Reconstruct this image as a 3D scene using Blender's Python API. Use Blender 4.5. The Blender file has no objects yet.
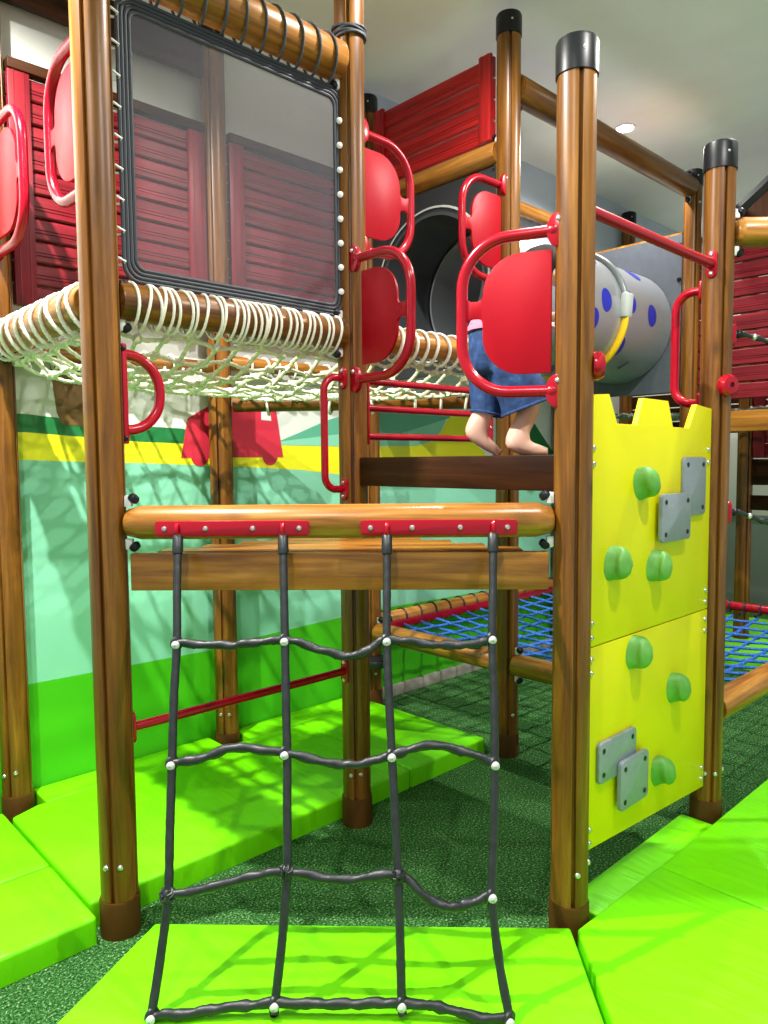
import bpy, bmesh, math, random
from mathutils import Vector, Matrix, noise
random.seed(7)
S = bpy.context.scene
COL = S.collection
s = 1.0138            # spacing of the post grid (metres)
PI = math.pi
V = Vector

# ------------------------------------------------------------------ materials
def new_mat(name):
    m = bpy.data.materials.new(name); m.use_nodes = True
    nt = m.node_tree; b = nt.nodes['Principled BSDF']
    return m, nt, b

def N(nt, t, **kw):
    n = nt.nodes.new(t)
    for k, v in kw.items():
        if k in n.inputs.keys(): n.inputs[k].default_value = v
        else: setattr(n, k, v)
    return n

def ramp(nt, fac, stops):
    r = nt.nodes.new('ShaderNodeValToRGB')
    e = r.color_ramp.elements
    while len(e) < len(stops): e.new(0.5)
    for i, (p, c) in enumerate(stops):
        e[i].position = p; e[i].color = (c[0], c[1], c[2], 1)
    nt.links.new(fac, r.inputs['Fac'])
    return r.outputs['Color']

def mixc(nt, fac, a, b, mode='MIX'):
    n = nt.nodes.new('ShaderNodeMix'); n.data_type = 'RGBA'; n.blend_type = mode
    for sock, v in ((n.inputs[0], fac), (n.inputs[6], a), (n.inputs[7], b)):
        if isinstance(v, (int, float)): sock.default_value = v
        elif isinstance(v, tuple): sock.default_value = (v[0], v[1], v[2], 1)
        else: nt.links.new(v, sock)
    return n.outputs[2]

def bump(nt, b, height, strength, dist=0.01):
    n = nt.nodes.new('ShaderNodeBump')
    n.inputs['Strength'].default_value = strength; n.inputs['Distance'].default_value = dist
    nt.links.new(height, n.inputs['Height']); nt.links.new(n.outputs['Normal'], b.inputs['Normal'])

def coords(nt, scale, rand=True):
    tc = nt.nodes.new('ShaderNodeTexCoord')
    out = tc.outputs['Object']
    if rand:
        oi = nt.nodes.new('ShaderNodeObjectInfo')
        mu = nt.nodes.new('ShaderNodeMath'); mu.operation = 'MULTIPLY'; mu.inputs[1].default_value = 37.0
        nt.links.new(oi.outputs['Random'], mu.inputs[0])
        ad = nt.nodes.new('ShaderNodeVectorMath'); ad.operation = 'ADD'
        nt.links.new(out, ad.inputs[0]); nt.links.new(mu.outputs[0], ad.inputs[1])
        out = ad.outputs[0]
    mp = nt.nodes.new('ShaderNodeMapping'); mp.inputs['Scale'].default_value = scale
    nt.links.new(out, mp.inputs['Vector'])
    return out, mp.outputs['Vector']

def wood_mat(name, dark, mid, light, rough=0.36, knots=0.85, coat=0.10, spec=0.35):
    m, nt, b = new_mat(name)
    raw, vec = coords(nt, (16, 16, 1.1))
    n1 = N(nt, 'ShaderNodeTexNoise', Scale=1.6, Detail=5.0, Roughness=0.6, Distortion=0.6)
    nt.links.new(vec, n1.inputs['Vector'])
    base = ramp(nt, n1.outputs['Fac'], [(0.30, dark), (0.52, mid), (0.72, light)])
    mp2 = nt.nodes.new('ShaderNodeMapping'); mp2.inputs['Scale'].default_value = (70, 70, 2.5)
    nt.links.new(raw, mp2.inputs['Vector'])
    n2 = N(nt, 'ShaderNodeTexNoise', Scale=1.0, Detail=3.0)
    nt.links.new(mp2.outputs[0], n2.inputs['Vector'])
    fine = ramp(nt, n2.outputs['Fac'], [(0.3, (0.72, 0.68, 0.62)), (0.65, (1.0, 1.0, 1.0))])
    c = mixc(nt, 1.0, base, fine, 'MULTIPLY')
    # knots: small dark ovals, elongated across the grain a little
    mp3 = nt.nodes.new('ShaderNodeMapping'); mp3.inputs['Scale'].default_value = (9, 9, 5.5)
    nt.links.new(raw, mp3.inputs['Vector'])
    vo = N(nt, 'ShaderNodeTexVoronoi', Scale=1.0); vo.feature = 'F1'
    nt.links.new(mp3.outputs[0], vo.inputs['Vector'])
    kd = ramp(nt, vo.outputs['Distance'], [(0.06, (1, 1, 1)), (0.2, (0.35, 0.35, 0.35)), (0.34, (0, 0, 0))])
    sep = nt.nodes.new('ShaderNodeSeparateColor'); nt.links.new(vo.outputs['Color'], sep.inputs[0])
    gt = nt.nodes.new('ShaderNodeMath'); gt.operation = 'GREATER_THAN'; gt.inputs[1].default_value = 0.72
    nt.links.new(sep.outputs[0], gt.inputs[0])
    km = nt.nodes.new('ShaderNodeMath'); km.operation = 'MULTIPLY'
    kbw = nt.nodes.new('ShaderNodeRGBToBW'); nt.links.new(kd, kbw.inputs[0])
    nt.links.new(kbw.outputs[0], km.inputs[0]); nt.links.new(gt.outputs[0], km.inputs[1])
    km2 = nt.nodes.new('ShaderNodeMath'); km2.operation = 'MULTIPLY'; km2.inputs[1].default_value = knots
    nt.links.new(km.outputs[0], km2.inputs[0])
    c = mixc(nt, km2.outputs[0], c, tuple(x * 0.30 for x in dark))
    nt.links.new(c, b.inputs['Base Color'])
    b.inputs['Roughness'].default_value = rough
    b.inputs['Coat Weight'].default_value = coat; b.inputs['Coat Roughness'].default_value = 0.25; b.inputs['Specular IOR Level'].default_value = spec
    bump(nt, b, n2.outputs['Fac'], 0.15, 0.002)
    return m

def plain(name, col, rough=0.4, metal=0.0, coat=0.0, var=0.0, scale=60, bmp=0.0, spec=0.5):
    m, nt, b = new_mat(name)
    b.inputs['Base Color'].default_value = (*col, 1); b.inputs['Roughness'].default_value = rough
    b.inputs['Metallic'].default_value = metal; b.inputs['Coat Weight'].default_value = coat
    b.inputs['Specular IOR Level'].default_value = spec
    if var or bmp:
        raw, vec = coords(nt, (1, 1, 1), False)
        n = N(nt, 'ShaderNodeTexNoise', Scale=float(scale), Detail=4.0)
        nt.links.new(vec, n.inputs['Vector'])
        if var:
            c = ramp(nt, n.outputs['Fac'], [(0.3, tuple(x * (1 - var) for x in col)), (0.7, tuple(min(1, x * (1 + var)) for x in col))])
            nt.links.new(c, b.inputs['Base Color'])
        if bmp: bump(nt, b, n.outputs['Fac'], bmp, 0.004)
    return m

M = {}
M['post'] = wood_mat('varnished_pine', (0.085, 0.026, 0.003), (0.195, 0.073, 0.008), (0.32, 0.134, 0.017))
M['log'] = wood_mat('golden_pine', (0.18, 0.064, 0.009), (0.37, 0.152, 0.023), (0.56, 0.27, 0.052), rough=0.32, knots=0.5)
M['plank'] = wood_mat('pine_plank', (0.17, 0.060, 0.008), (0.35, 0.140, 0.019), (0.50, 0.22, 0.036), rough=0.30, knots=0.7)
M['dark_wood'] = wood_mat('dark_stained_plank', (0.018, 0.006, 0.002), (0.040, 0.013, 0.0035), (0.066, 0.023, 0.006), rough=0.5, knots=0.4, coat=0.0, spec=0.12)
M['red_wood'] = wood_mat('red_stained_board', (0.10, 0.003, 0.007), (0.175, 0.006, 0.013), (0.25, 0.011, 0.021), rough=0.42, knots=0.5, coat=0.0)
M['red_wood_lit'] = wood_mat('lit_red_stained_board', (0.30, 0.008, 0.010), (0.46, 0.013, 0.014), (0.60, 0.022, 0.020), rough=0.42, knots=0.5, coat=0.0)  # brighter, more orange red_wood: light on the slatted panel put into its colour
M['sleeve'] = plain('brown_plastic', (0.085, 0.034, 0.005), 0.5, spec=0.2)
M['black'] = plain('black_plastic', (0.006, 0.007, 0.009), 0.38, spec=0.3)
M['rubber'] = plain('black_rubber', (0.013, 0.016, 0.018), 0.42, var=0.3, scale=40, bmp=0.35)
M['red_metal'] = plain('red_powder_coat', (0.34, 0.0008, 0.012), 0.22, coat=0.0, spec=0.4)
M['red_panel'] = plain('red_plastic_sheet', (0.34, 0.0003, 0.008), 0.42, bmp=0.05, scale=250, spec=0.2)
M['silver'] = plain('zinc_bolt', (0.62, 0.62, 0.62), 0.32, metal=0.9)
M['chrome'] = plain('white_plastic_ball', (0.58, 0.57, 0.57), 0.3)
M['white'] = plain('white_plastic', (0.72, 0.72, 0.70), 0.4)
M['yellow'] = plain('yellow_board', (0.69, 0.625, 0.0004), 0.45, var=0.03, scale=6, spec=0.25)
M['hold'] = plain('green_hold', (0.12, 0.34, 0.055), 0.5, var=0.12, scale=30, bmp=0.2)
M['grey'] = plain('grey_board', (0.22, 0.25, 0.29), 0.35, var=0.06, scale=50)
M['plate'] = plain('dark_grey_board', (0.085, 0.095, 0.115), 0.40, var=0.08, scale=20)
M['plate_dark'] = plain('black_board', (0.022, 0.024, 0.027), 0.42)
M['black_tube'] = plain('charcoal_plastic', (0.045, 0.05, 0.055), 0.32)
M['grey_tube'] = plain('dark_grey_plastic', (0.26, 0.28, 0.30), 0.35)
M['blue'] = plain('blue_dot', (0.012, 0.022, 0.30), 0.35)
M['yellow_hose'] = plain('yellow_hose', (0.78, 0.47, 0.01), 0.3)
M['hose_grey'] = plain('grey_hose', (0.14, 0.16, 0.16), 0.35)
M['clamp'] = plain('pale_clamp', (0.42, 0.45, 0.42), 0.4)
M['rope_white'] = plain('cream_rope', (0.78, 0.76, 0.64), 0.65, var=0.12, scale=150)
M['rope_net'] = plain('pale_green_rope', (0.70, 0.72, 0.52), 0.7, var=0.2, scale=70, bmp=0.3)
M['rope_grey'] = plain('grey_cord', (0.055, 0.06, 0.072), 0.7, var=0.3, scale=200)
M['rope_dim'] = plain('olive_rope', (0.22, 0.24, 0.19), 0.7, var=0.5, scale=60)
M['rope_blue'] = plain('blue_rope', (0.030, 0.14, 0.56), 0.5, var=0.5, scale=90)
M['skin'] = plain('skin', (0.72, 0.43, 0.33), 0.45, var=0.05, scale=20)
M['hair'] = plain('dark_hair', (0.010, 0.008, 0.007), 0.7, spec=0.15)
M['pink'] = plain('pink_cotton', (0.56, 0.15, 0.22), 0.8, var=0.08, scale=90)
M['roof'] = plain('grey_roof', (0.055, 0.06, 0.062), 0.5)
M['eye'] = plain('eye_dark', (0.01, 0.007, 0.006), 0.15)
M['stone'] = plain('grey_skirting', (0.36, 0.33, 0.28), 0.6, var=0.25, scale=14)

def mat_metal_panel():
    m, nt, b = new_mat('silver_plastic_tube')
    b.inputs['Base Color'].default_value = (0.36, 0.38, 0.40, 1)
    b.inputs['Metallic'].default_value = 0.55; b.inputs['Roughness'].default_value = 0.3
    return m
M['silver_tube'] = mat_metal_panel()

def denim():
    m, nt, b = new_mat('blue_denim')
    raw, vec = coords(nt, (1, 1, 1), False)
    n = N(nt, 'ShaderNodeTexNoise', Scale=28.0, Detail=6.0)
    nt.links.new(vec, n.inputs['Vector'])
    c = ramp(nt, n.outputs['Fac'], [(0.3, (0.005, 0.022, 0.085)), (0.55, (0.013, 0.052, 0.17)), (0.75, (0.045, 0.125, 0.30))])
    nt.links.new(c, b.inputs['Base Color']); b.inputs['Roughness'].default_value = 0.8
    n2 = N(nt, 'ShaderNodeTexNoise', Scale=35.0, Detail=3.0); nt.links.new(vec, n2.inputs['Vector'])
    bump(nt, b, n2.outputs['Fac'], 0.5, 0.006)
    return m
M['denim'] = denim()

def mat_vinyl():
    m, nt, b = new_mat('lime_vinyl')
    raw, vec = coords(nt, (1, 1, 1))
    n = N(nt, 'ShaderNodeTexNoise', Scale=2.2, Detail=2.0, Distortion=1.2)
    nt.links.new(vec, n.inputs['Vector'])
    mp = nt.nodes.new('ShaderNodeMapping'); mp.inputs['Scale'].default_value = (9, 2.4, 1); mp.inputs['Rotation'].default_value = (0, 0, 0.7)
    nt.links.new(raw, mp.inputs['Vector'])
    n2 = N(nt, 'ShaderNodeTexNoise', Scale=1.0, Detail=2.0, Distortion=0.8)
    nt.links.new(mp.outputs[0], n2.inputs['Vector'])
    ad = nt.nodes.new('ShaderNodeMath'); ad.operation = 'ADD'
    nt.links.new(n.outputs['Fac'], ad.inputs[0]); nt.links.new(n2.outputs['Fac'], ad.inputs[1])
    b.inputs['Base Color'].default_value = (0.175, 0.76, 0.001, 1)
    b.inputs['Roughness'].default_value = 0.40; b.inputs['Specular IOR Level'].default_value = 0.3
    bump(nt, b, ad.outputs[0], 0.55, 0.02)
    return m
M['mat'] = mat_vinyl()

def mat_turf():
    m, nt, b = new_mat('artificial_turf')
    raw, vec = coords(nt, (1, 1, 1), False)
    n = N(nt, 'ShaderNodeTexNoise', Scale=130.0, Detail=3.0, Roughness=0.7)
    nt.links.new(vec, n.inputs['Vector'])
    n3 = N(nt, 'ShaderNodeTexNoise', Scale=4.0, Detail=2.0)
    nt.links.new(vec, n3.inputs['Vector'])
    c = ramp(nt, n.outputs['Fac'], [(0.36, (0.006, 0.045, 0.007)), (0.49, (0.030, 0.145, 0.026)), (0.59, (0.11, 0.28, 0.080)), (0.68, (0.62, 0.72, 0.48))])
    c2 = ramp(nt, n3.outputs['Fac'], [(0.3, (0.75, 0.8, 0.75)), (0.7, (1, 1, 1))])
    c = mixc(nt, 1.0, c, c2, 'MULTIPLY')
    nt.links.new(c, b.inputs['Base Color'])
    b.inputs['Roughness'].default_value = 0.75; b.inputs['Specular IOR Level'].default_value = 0.08
    bump(nt, b, n.outputs['Fac'], 0.8, 0.012)
    return m
M['turf'] = mat_turf()

def paint(name, col, rough=0.5, var=0.03):
    return plain(name, col, rough, var=var, scale=3, bmp=0.02)
M['p_lime'] = paint('lime_paint', (0.062, 0.47, 0.008), 0.35, 0.06)
M['p_mint'] = paint('mint_paint', (0.24, 0.62, 0.42), 0.35, 0.05)
M['p_yellow'] = paint('yellow_paint', (0.86, 0.80, 0.01), 0.45)
M['p_white'] = paint('white_paint', (0.70, 0.72, 0.66), 0.5)
M['p_green'] = paint('forest_green_paint', (0.008, 0.17, 0.040), 0.45)
M['p_teal'] = paint('teal_paint', (0.105, 0.40, 0.26), 0.45, 0.06)
M['p_brown'] = paint('trunk_brown_paint', (0.175, 0.085, 0.018), 0.5)
M['p_red'] = paint('red_paint', (0.62, 0.025, 0.055), 0.45)
M['p_sky'] = paint('sky_blue_paint', (0.42, 0.52, 0.60), 0.6)
M['ceiling'] = paint('ceiling_paint', (0.84, 0.85, 0.84), 0.8)
M['p_plain'] = paint('plaster', (0.66, 0.64, 0.58), 0.7)
M['p_greygreen'] = paint('grey_panel', (0.26, 0.29, 0.26), 0.5)

def mat_screen():
    m, nt, b = new_mat('fine_mesh_fabric')
    b.inputs['Base Color'].default_value = (0.10, 0.10, 0.118, 1); b.inputs['Roughness'].default_value = 0.7
    raw, vec = coords(nt, (1, 1, 1), False)
    sepx = nt.nodes.new('ShaderNodeSeparateXYZ'); nt.links.new(vec, sepx.inputs[0])
    outs = []
    for ax in (0, 2):
        mu = nt.nodes.new('ShaderNodeMath'); mu.operation = 'MULTIPLY'; mu.inputs[1].default_value = 400.0
        nt.links.new(sepx.outputs[ax], mu.inputs[0])
        fr = nt.nodes.new('ShaderNodeMath'); fr.operation = 'FRACT'; nt.links.new(mu.outputs[0], fr.inputs[0])
        lt = nt.nodes.new('ShaderNodeMath'); lt.operation = 'LESS_THAN'; lt.inputs[1].default_value = 0.22
        nt.links.new(fr.outputs[0], lt.inputs[0]); outs.append(lt.outputs[0])
    mx = nt.nodes.new('ShaderNodeMath'); mx.operation = 'MAXIMUM'
    nt.links.new(outs[0], mx.inputs[0]); nt.links.new(outs[1], mx.inputs[1])
    tr = nt.nodes.new('ShaderNodeBsdfTransparent')
    ms = nt.nodes.new('ShaderNodeMixShader')
    nt.links.new(mx.outputs[0], ms.inputs[0]); nt.links.new(tr.outputs[0], ms.inputs[1]); nt.links.new(b.outputs[0], ms.inputs[2])
    nt.links.new(ms.outputs[0], nt.nodes['Material Output'].inputs['Surface'])
    return m
M['screen'] = mat_screen()

def mat_webbing():
    m, nt, b = new_mat('ribbed_webbing')
    b.inputs['Base Color'].default_value = (0.028, 0.032, 0.042, 1); b.inputs['Roughness'].default_value = 0.65
    return m
M['webbing'] = mat_webbing()

def emit(name, col, st):
    m, nt, b = new_mat(name)
    b.inputs['Emission Color'].default_value = (*col, 1); b.inputs['Emission Strength'].default_value = st
    return m
M['lamp'] = emit('lamp_glow', (1, 0.98, 0.95), 60)

# ------------------------------------------------------------------ mesh builder
def ortho(z):
    z = V(z).normalized()
    a = V((0, 0, 1)) if abs(z.z) < 0.9 else V((1, 0, 0))
    x = a.cross(z).normalized(); y = z.cross(x)
    return x, y, z

def frame(o, z, up=None):
    """matrix with local z along z, local y close to up, origin o"""
    z = V(z).normalized()
    if up is None:
        x, y, z = ortho(z)
    else:
        y = V(up); y = (y - z * y.dot(z)).normalized(); x = y.cross(z)
    return Matrix(((x.x, y.x, z.x, o[0]), (x.y, y.y, z.y, o[1]), (x.z, y.z, z.z, o[2]), (0, 0, 0, 1)))

class MB:
    def __init__(self): self.v = []; self.f = []; self.mi = []
    def add(self, vs, fs, mi=0):
        o = len(self.v); self.v += [V(p) for p in vs]
        self.f += [tuple(i + o for i in q) for q in fs]; self.mi += [mi] * len(fs)
        return self
    def box(self, c, d, R=None, bev=0.0, mi=0):
        hx, hy, hz = d[0] / 2, d[1] / 2, d[2] / 2
        if bev <= 0:
            vs = [V((x, y, z)) for x in (-hx, hx) for y in (-hy, hy) for z in (-hz, hz)]
            fs = [(0, 1, 3, 2), (4, 6, 7, 5), (0, 4, 5, 1), (2, 3, 7, 6), (0, 2, 6, 4), (1, 5, 7, 3)]
        else:
            bm = bmesh.new(); bmesh.ops.create_cube(bm, size=1)
            for q in bm.verts: q.co = V((q.co.x * d[0], q.co.y * d[1], q.co.z * d[2]))
            bmesh.ops.bevel(bm, geom=bm.edges[:], offset=min(bev, hx * .9, hy * .9, hz * .9), segments=2, affect='EDGES', profile=0.5)
            bm.verts.index_update()
            vs = [q.co.copy() for q in bm.verts]; fs = [tuple(q.index for q in f.verts) for f in bm.faces]; bm.free()
        Mx = R if R is not None else Matrix()
        vs = [Mx @ p + V(c) for p in vs] if len(Mx) == 3 else [V(c) + (Mx @ p) for p in vs]
        return self.add(vs, fs, mi)
    def tube(self, pts, r, seg=8, closed=False, twist=0.0, lobes=0, lobe=0.0, caps=True, mi=0):
        pts = [V(p) for p in pts]; n = len(pts)
        rs = r if isinstance(r, (list, tuple)) else [r] * n
        T = []
        for i in range(n):
            a = pts[(i - 1) % n] if (closed or i > 0) else pts[i]
            b = pts[(i + 1) % n] if (closed or i < n - 1) else pts[i]
            d = (b - a); T.append(d.normalized() if d.length > 1e-9 else V((0, 0, 1)))
        x, y, _ = ortho(T[0]); vs = []; dist = 0
        for i in range(n):
            if i:
                q = T[i - 1].rotation_difference(T[i]); x = q @ x
                x = (x - T[i] * x.dot(T[i])).normalized(); dist += (pts[i] - pts[i - 1]).length
            y = T[i].cross(x)
            for k in range(seg):
                a = 2 * PI * k / seg
                rr = rs[i] * (1 + (lobe * math.cos(lobes * (a + 0) + twist * dist) if lobes else 0))
                vs.append(pts[i] + (x * math.cos(a) + y * math.sin(a)) * rr)
        fs = []
        for i in range(n if closed else n - 1):
            j = (i + 1) % n
            for k in range(seg):
                k2 = (k + 1) % seg
                fs.append((i * seg + k, i * seg + k2, j * seg + k2, j * seg + k))
        if caps and not closed:
            fs.append(tuple(reversed(range(seg)))); fs.append(tuple((n - 1) * seg + k for k in range(seg)))
        return self.add(vs, fs, mi)
    def rope(self, pts, r, step=0.008, closed=False, seg=9, mi=0):
        """twisted three-strand rope"""
        P = resample(pts, step, closed)
        return self.tube(P, r, seg=seg, closed=closed, lobes=3, lobe=0.2, twist=2 * PI / (r * 2.3), mi=mi)
    def lathe(self, prof, Mx=None, seg=24, mi=0):
        """prof: list of (radius, z); closed at ends if radius 0"""
        Mx = Mx or Matrix(); vs = []; fs = []; n = len(prof)
        for (r, z) in prof:
            for k in range(seg):
                a = 2 * PI * k / seg; vs.append(Mx @ V((r * math.cos(a), r * math.sin(a), z)))
        for i in range(n - 1):
            for k in range(seg):
                k2 = (k + 1) % seg
                fs.append((i * seg + k, i * seg + k2, (i + 1) * seg + k2, (i + 1) * seg + k))
        fs.append(tuple(reversed(range(seg)))); fs.append(tuple((n - 1) * seg + k for k in range(seg)))
        return self.add(vs, fs, mi)
    def cyl(self, a, b, r, seg=16, bev=0.0, mi=0):
        a, b = V(a), V(b); L = (b - a).length; Mx = frame(a, b - a)
        e = min(bev, L * .45, r * .9)
        prof = [(r - e, 0), (r, e), (r, L - e), (r - e, L)] if e > 0 else [(r, 0), (r, L)]
        return self.lathe(prof, Mx, seg, mi)
    def prism(self, poly, t0, t1, Mx=None, bev=0.0, mi=0):
        """polygon in local xy, extruded along local z from t0 to t1"""
        Mx = Mx or Matrix()
        bm = bmesh.new()
        vv = [bm.verts.new((p[0], p[1], t0)) for p in poly]
        f = bm.faces.new(vv); bm.normal_update()
        if f.normal.z > 0: f.normal_flip()
        r = bmesh.ops.extrude_face_region(bm, geom=[f])
        top = [g for g in r['geom'] if isinstance(g, bmesh.types.BMVert)]
        for q in top: q.co.z = t1
        if bev > 0:
            tset = set(top)
            ed = [e for e in bm.edges if (e.verts[0] in tset) == (e.verts[1] in tset)]
            bmesh.ops.bevel(bm, geom=ed, offset=bev, segments=2, affect='EDGES', profile=0.5)
        bm.verts.index_update(); bm.faces.ensure_lookup_table()
        vs = [Mx @ q.co for q in bm.verts]; fs = [tuple(q.index for q in g.verts) for g in bm.faces]; bm.free()
        return self.add(vs, fs, mi)
    def ball(self, c, r, seg=12, rings=8, sc=(1, 1, 1), Mx=None, mi=0):
        vs = []; fs = []; c = V(c)
        for i in range(rings + 1):
            th = PI * i / rings
            for k in range(seg):
                a = 2 * PI * k / seg
                p = V((r * sc[0] * math.sin(th) * math.cos(a), r * sc[1] * math.sin(th) * math.sin(a), r * sc[2] * math.cos(th)))
                vs.append(c + ((Mx @ p) if Mx else p))
        for i in range(rings):
            for k in range(seg):
                k2 = (k + 1) % seg
                fs.append((i * seg + k, (i + 1) * seg + k, (i + 1) * seg + k2, i * seg + k2))
        return self.add(vs, fs, mi)
    def loft(self, rings, mi=0, caps=True):
        n = len(rings[0]); vs = [p for r in rings for p in r]; fs = []
        for i in range(len(rings) - 1):
            for k in range(n):
                k2 = (k + 1) % n; fs.append((i * n + k, i * n + k2, (i + 1) * n + k2, (i + 1) * n + k))
        if caps: fs += [tuple(reversed(range(n))), tuple((len(rings) - 1) * n + k for k in range(n))]
        return self.add(vs, fs, mi)
    def build(self, name, mat, parent=None, W=None, angle=35, weld=False):
        """verts are in the frame W (world when None); the object's own origin becomes W"""
        W = W or Matrix()
        ploc = parent_origin(parent)
        if W == Matrix() and parent is not None: W = Matrix.Translation(ploc); vs = [p - ploc for p in self.v]
        elif W == Matrix():
            c = V((0, 0, 0))
            for p in self.v: c += p
            c /= max(1, len(self.v)); c.z = min(p.z for p in self.v)
            W = Matrix.Translation(c); vs = [p - c for p in self.v]
        else: vs = self.v
        me = bpy.data.meshes.new(name); me.from_pydata([tuple(p) for p in vs], [], self.f)
        mats = mat if isinstance(mat, (list, tuple)) else [mat]
        for m in mats: me.materials.append(M[m] if isinstance(m, str) else m)
        for p, i in zip(me.polygons, self.mi): p.material_index = i; p.use_smooth = True
        bm = bmesh.new(); bm.from_mesh(me)
        if weld: bmesh.ops.remove_doubles(bm, verts=bm.verts[:], dist=1e-5)
        bmesh.ops.recalc_face_normals(bm, faces=bm.faces[:]); bm.to_mesh(me); bm.free()
        if angle is not None: me.set_sharp_from_angle(angle=math.radians(angle))
        o = bpy.data.objects.new(name, me); COL.objects.link(o)
        if parent is not None:
            o.parent = parent
            o.matrix_basis = Matrix.Translation(-ploc) @ W
        else: o.matrix_basis = W
        o['_w'] = [W[0][3], W[1][3], W[2][3]]
        return o

def parent_origin(p):
    if p is None: return V((0, 0, 0))
    return V(p['_w'])

def resample(pts, step, closed=False):
    pts = [V(p) for p in pts]
    if closed: pts = pts + [pts[0]]
    out = [pts[0].copy()]
    for a, b in zip(pts, pts[1:]):
        n = max(1, int(round((b - a).length / step)))
        out += [a.lerp(b, (i + 1) / n) for i in range(n)]
    if closed: out.pop()
    return out

def spline(pts, n=8):
    """Catmull-Rom through pts"""
    pts = [V(p) for p in pts]; out = []
    for i in range(len(pts) - 1):
        p0 = pts[max(0, i - 1)]; p1 = pts[i]; p2 = pts[i + 1]; p3 = pts[min(len(pts) - 1, i + 2)]
        for k in range(n):
            t = k / n
            out.append(0.5 * ((2 * p1) + (p2 - p0) * t + (2 * p0 - 5 * p1 + 4 * p2 - p3) * t * t + (3 * p1 - p0 - 3 * p2 + p3) * t ** 3))
    out.append(pts[-1]); return out

def empty(name, loc, label, cat, group=None):
    o = bpy.data.objects.new(name, None); COL.objects.link(o)
    o.empty_display_size = 0.1; o.location = loc; o['_w'] = list(loc)
    return tag(o, label, cat, group)
def tag(o, label, cat, group=None):
    o['label'] = label; o['category'] = cat
    if group: o['group'] = group
    return o
def struct(o): o['kind'] = 'structure'; return o

def bolt(p, n, parent, r=0.011, mat='silver', name='bolt', h=0.007):
    n = V(n).normalized()
    b = MB(); Mx = frame(V(p) - n * 0.002, n)
    b.lathe([(r, 0), (r, 0.003), (r * .75, h), (r * .35, h + .0012), (r * .3, h - .001)], Mx, 10)
    return b.build(name, mat, parent)

# ------------------------------------------------------------------ room shell
CEIL = 3.69; WY = 1.085; BX = 7.0
b = MB(); b.add([(-2.6, -3.4, 0), (BX, -3.4, 0), (BX, WY, 0), (-2.6, WY, 0)], [(0, 1, 2, 3)])
struct(b.build('floor', 'turf', W=Matrix.Translation((0, 0, 0.0001))))
b = MB(); b.box((2.2, -1.1, CEIL + 0.05), (9.6, 4.6, 0.1)); struct(b.build('ceiling', 'ceiling'))
# painted wall: horizontal bands with hand-drawn outlines, each its own paint
def lerp_poly(P, x):
    for (x0, z0), (x1, z1) in zip(P, P[1:]):
        if x0 <= x <= x1: return z0 + (z1 - z0) * (x - x0) / (x1 - x0)
    return P[0][1] if x < P[0][0] else P[-1][1]
lime_top = [(-2.6, .55), (.09, .549), (.95, .535), (1.13, .55), (1.85, .572), (2.3, .574), (3.26, .555), (BX, .56)]
yel_bot = [(-2.6, 1.52), (.11, 1.517), (.36, 1.507), (.62, 1.50), (1.2, 1.475), (1.56, 1.454), (1.89, 1.419), (2.3, 1.40), (2.8, 1.36), (BX, 1.33)]
yel_top = [(-2.6, 1.63), (.11, 1.635), (.62, 1.60), (1.0, 1.59), (1.2, 1.592), (1.89, 1.588), (2.18, 1.590), (2.5, 1.598), (2.62, 1.62), (2.74, 1.70), (2.82, 1.80), (2.86, 1.83), (3.02, 1.83), (3.05, 1.72), (2.99 + .1, 1.62), (3.2, 1.55), (3.3, 1.45), (3.4, 1.37), (BX, 1.345)]
grn_top = [(-2.6, 1.73), (.11, 1.712), (.25, 1.70), (.62, 1.675), (.84, 1.668), (1.05, 1.62), (1.2, 1.60)]
sky_bot = 3.14
xs = sorted(set([-2.6 + i * 0.12 for i in range(81)] + [BX] + [p[0] for P in (lime_top, yel_bot, yel_top, grn_top) for p in P]))
xs = [x for x in xs if x <= BX]
b = MB()
def gtop(x): return max(lerp_poly(yel_top, x), lerp_poly(grn_top, x)) if x <= 1.2 else lerp_poly(yel_top, x)
for x0, x1 in zip(xs, xs[1:]):
    def strip(z00, z01, z10, z11, mi):
        if z10 - z00 < 1e-5 and z11 - z01 < 1e-5: return
        b.add([(x0, WY, z00), (x1, WY, z01), (x1, WY, z11), (x0, WY, z10)], [(0, 1, 2, 3)], mi)
    L = [lambda x: 0.0, lambda x: lerp_poly(lime_top, x), lambda x: lerp_poly(yel_bot, x), lambda x: lerp_poly(yel_top, x), gtop, lambda x: sky_bot, lambda x: CEIL]
    for i, mi in enumerate((0, 1, 2, 3, 4, 5)):
        strip(L[i](x0), L[i](x1), L[i + 1](x0), L[i + 1](x1), 4 if (mi == 5 and x1 < 2.05) else mi)
wall = struct(b.build('wall_left', ['p_lime', 'p_mint', 'p_yellow', 'p_green', 'p_white', 'p_sky'], angle=None, weld=True))
def wall_shape(name, poly, mat, t=0.0015, circ=()):
    Mx = Matrix(((1, 0, 0, 0), (0, 0, -1, WY), (0, 1, 0, 0), (0, 0, 0, 1)))
    m = MB(); m.prism(poly, 0.0002, t, Mx)
    for (cx, cz, r) in circ: m.lathe([(r, 0.0002), (r, t + .0006)], Mx @ Matrix.Translation((cx, cz, 0)), 24)
    return m.build(name, mat, wall)
wall_shape('painted_hill', [(1.28, 1.592), (1.42, 1.612), (1.89, 1.665), (2.2, 1.675), (2.35, 1.672), (2.82, 1.788), (2.84, 1.83), (2.6, 1.835), (2.184, 1.81), (1.95, 1.79), (1.75, 1.735), (1.55, 1.66), (1.38, 1.60)], 'p_teal', 0.0016)
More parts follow.
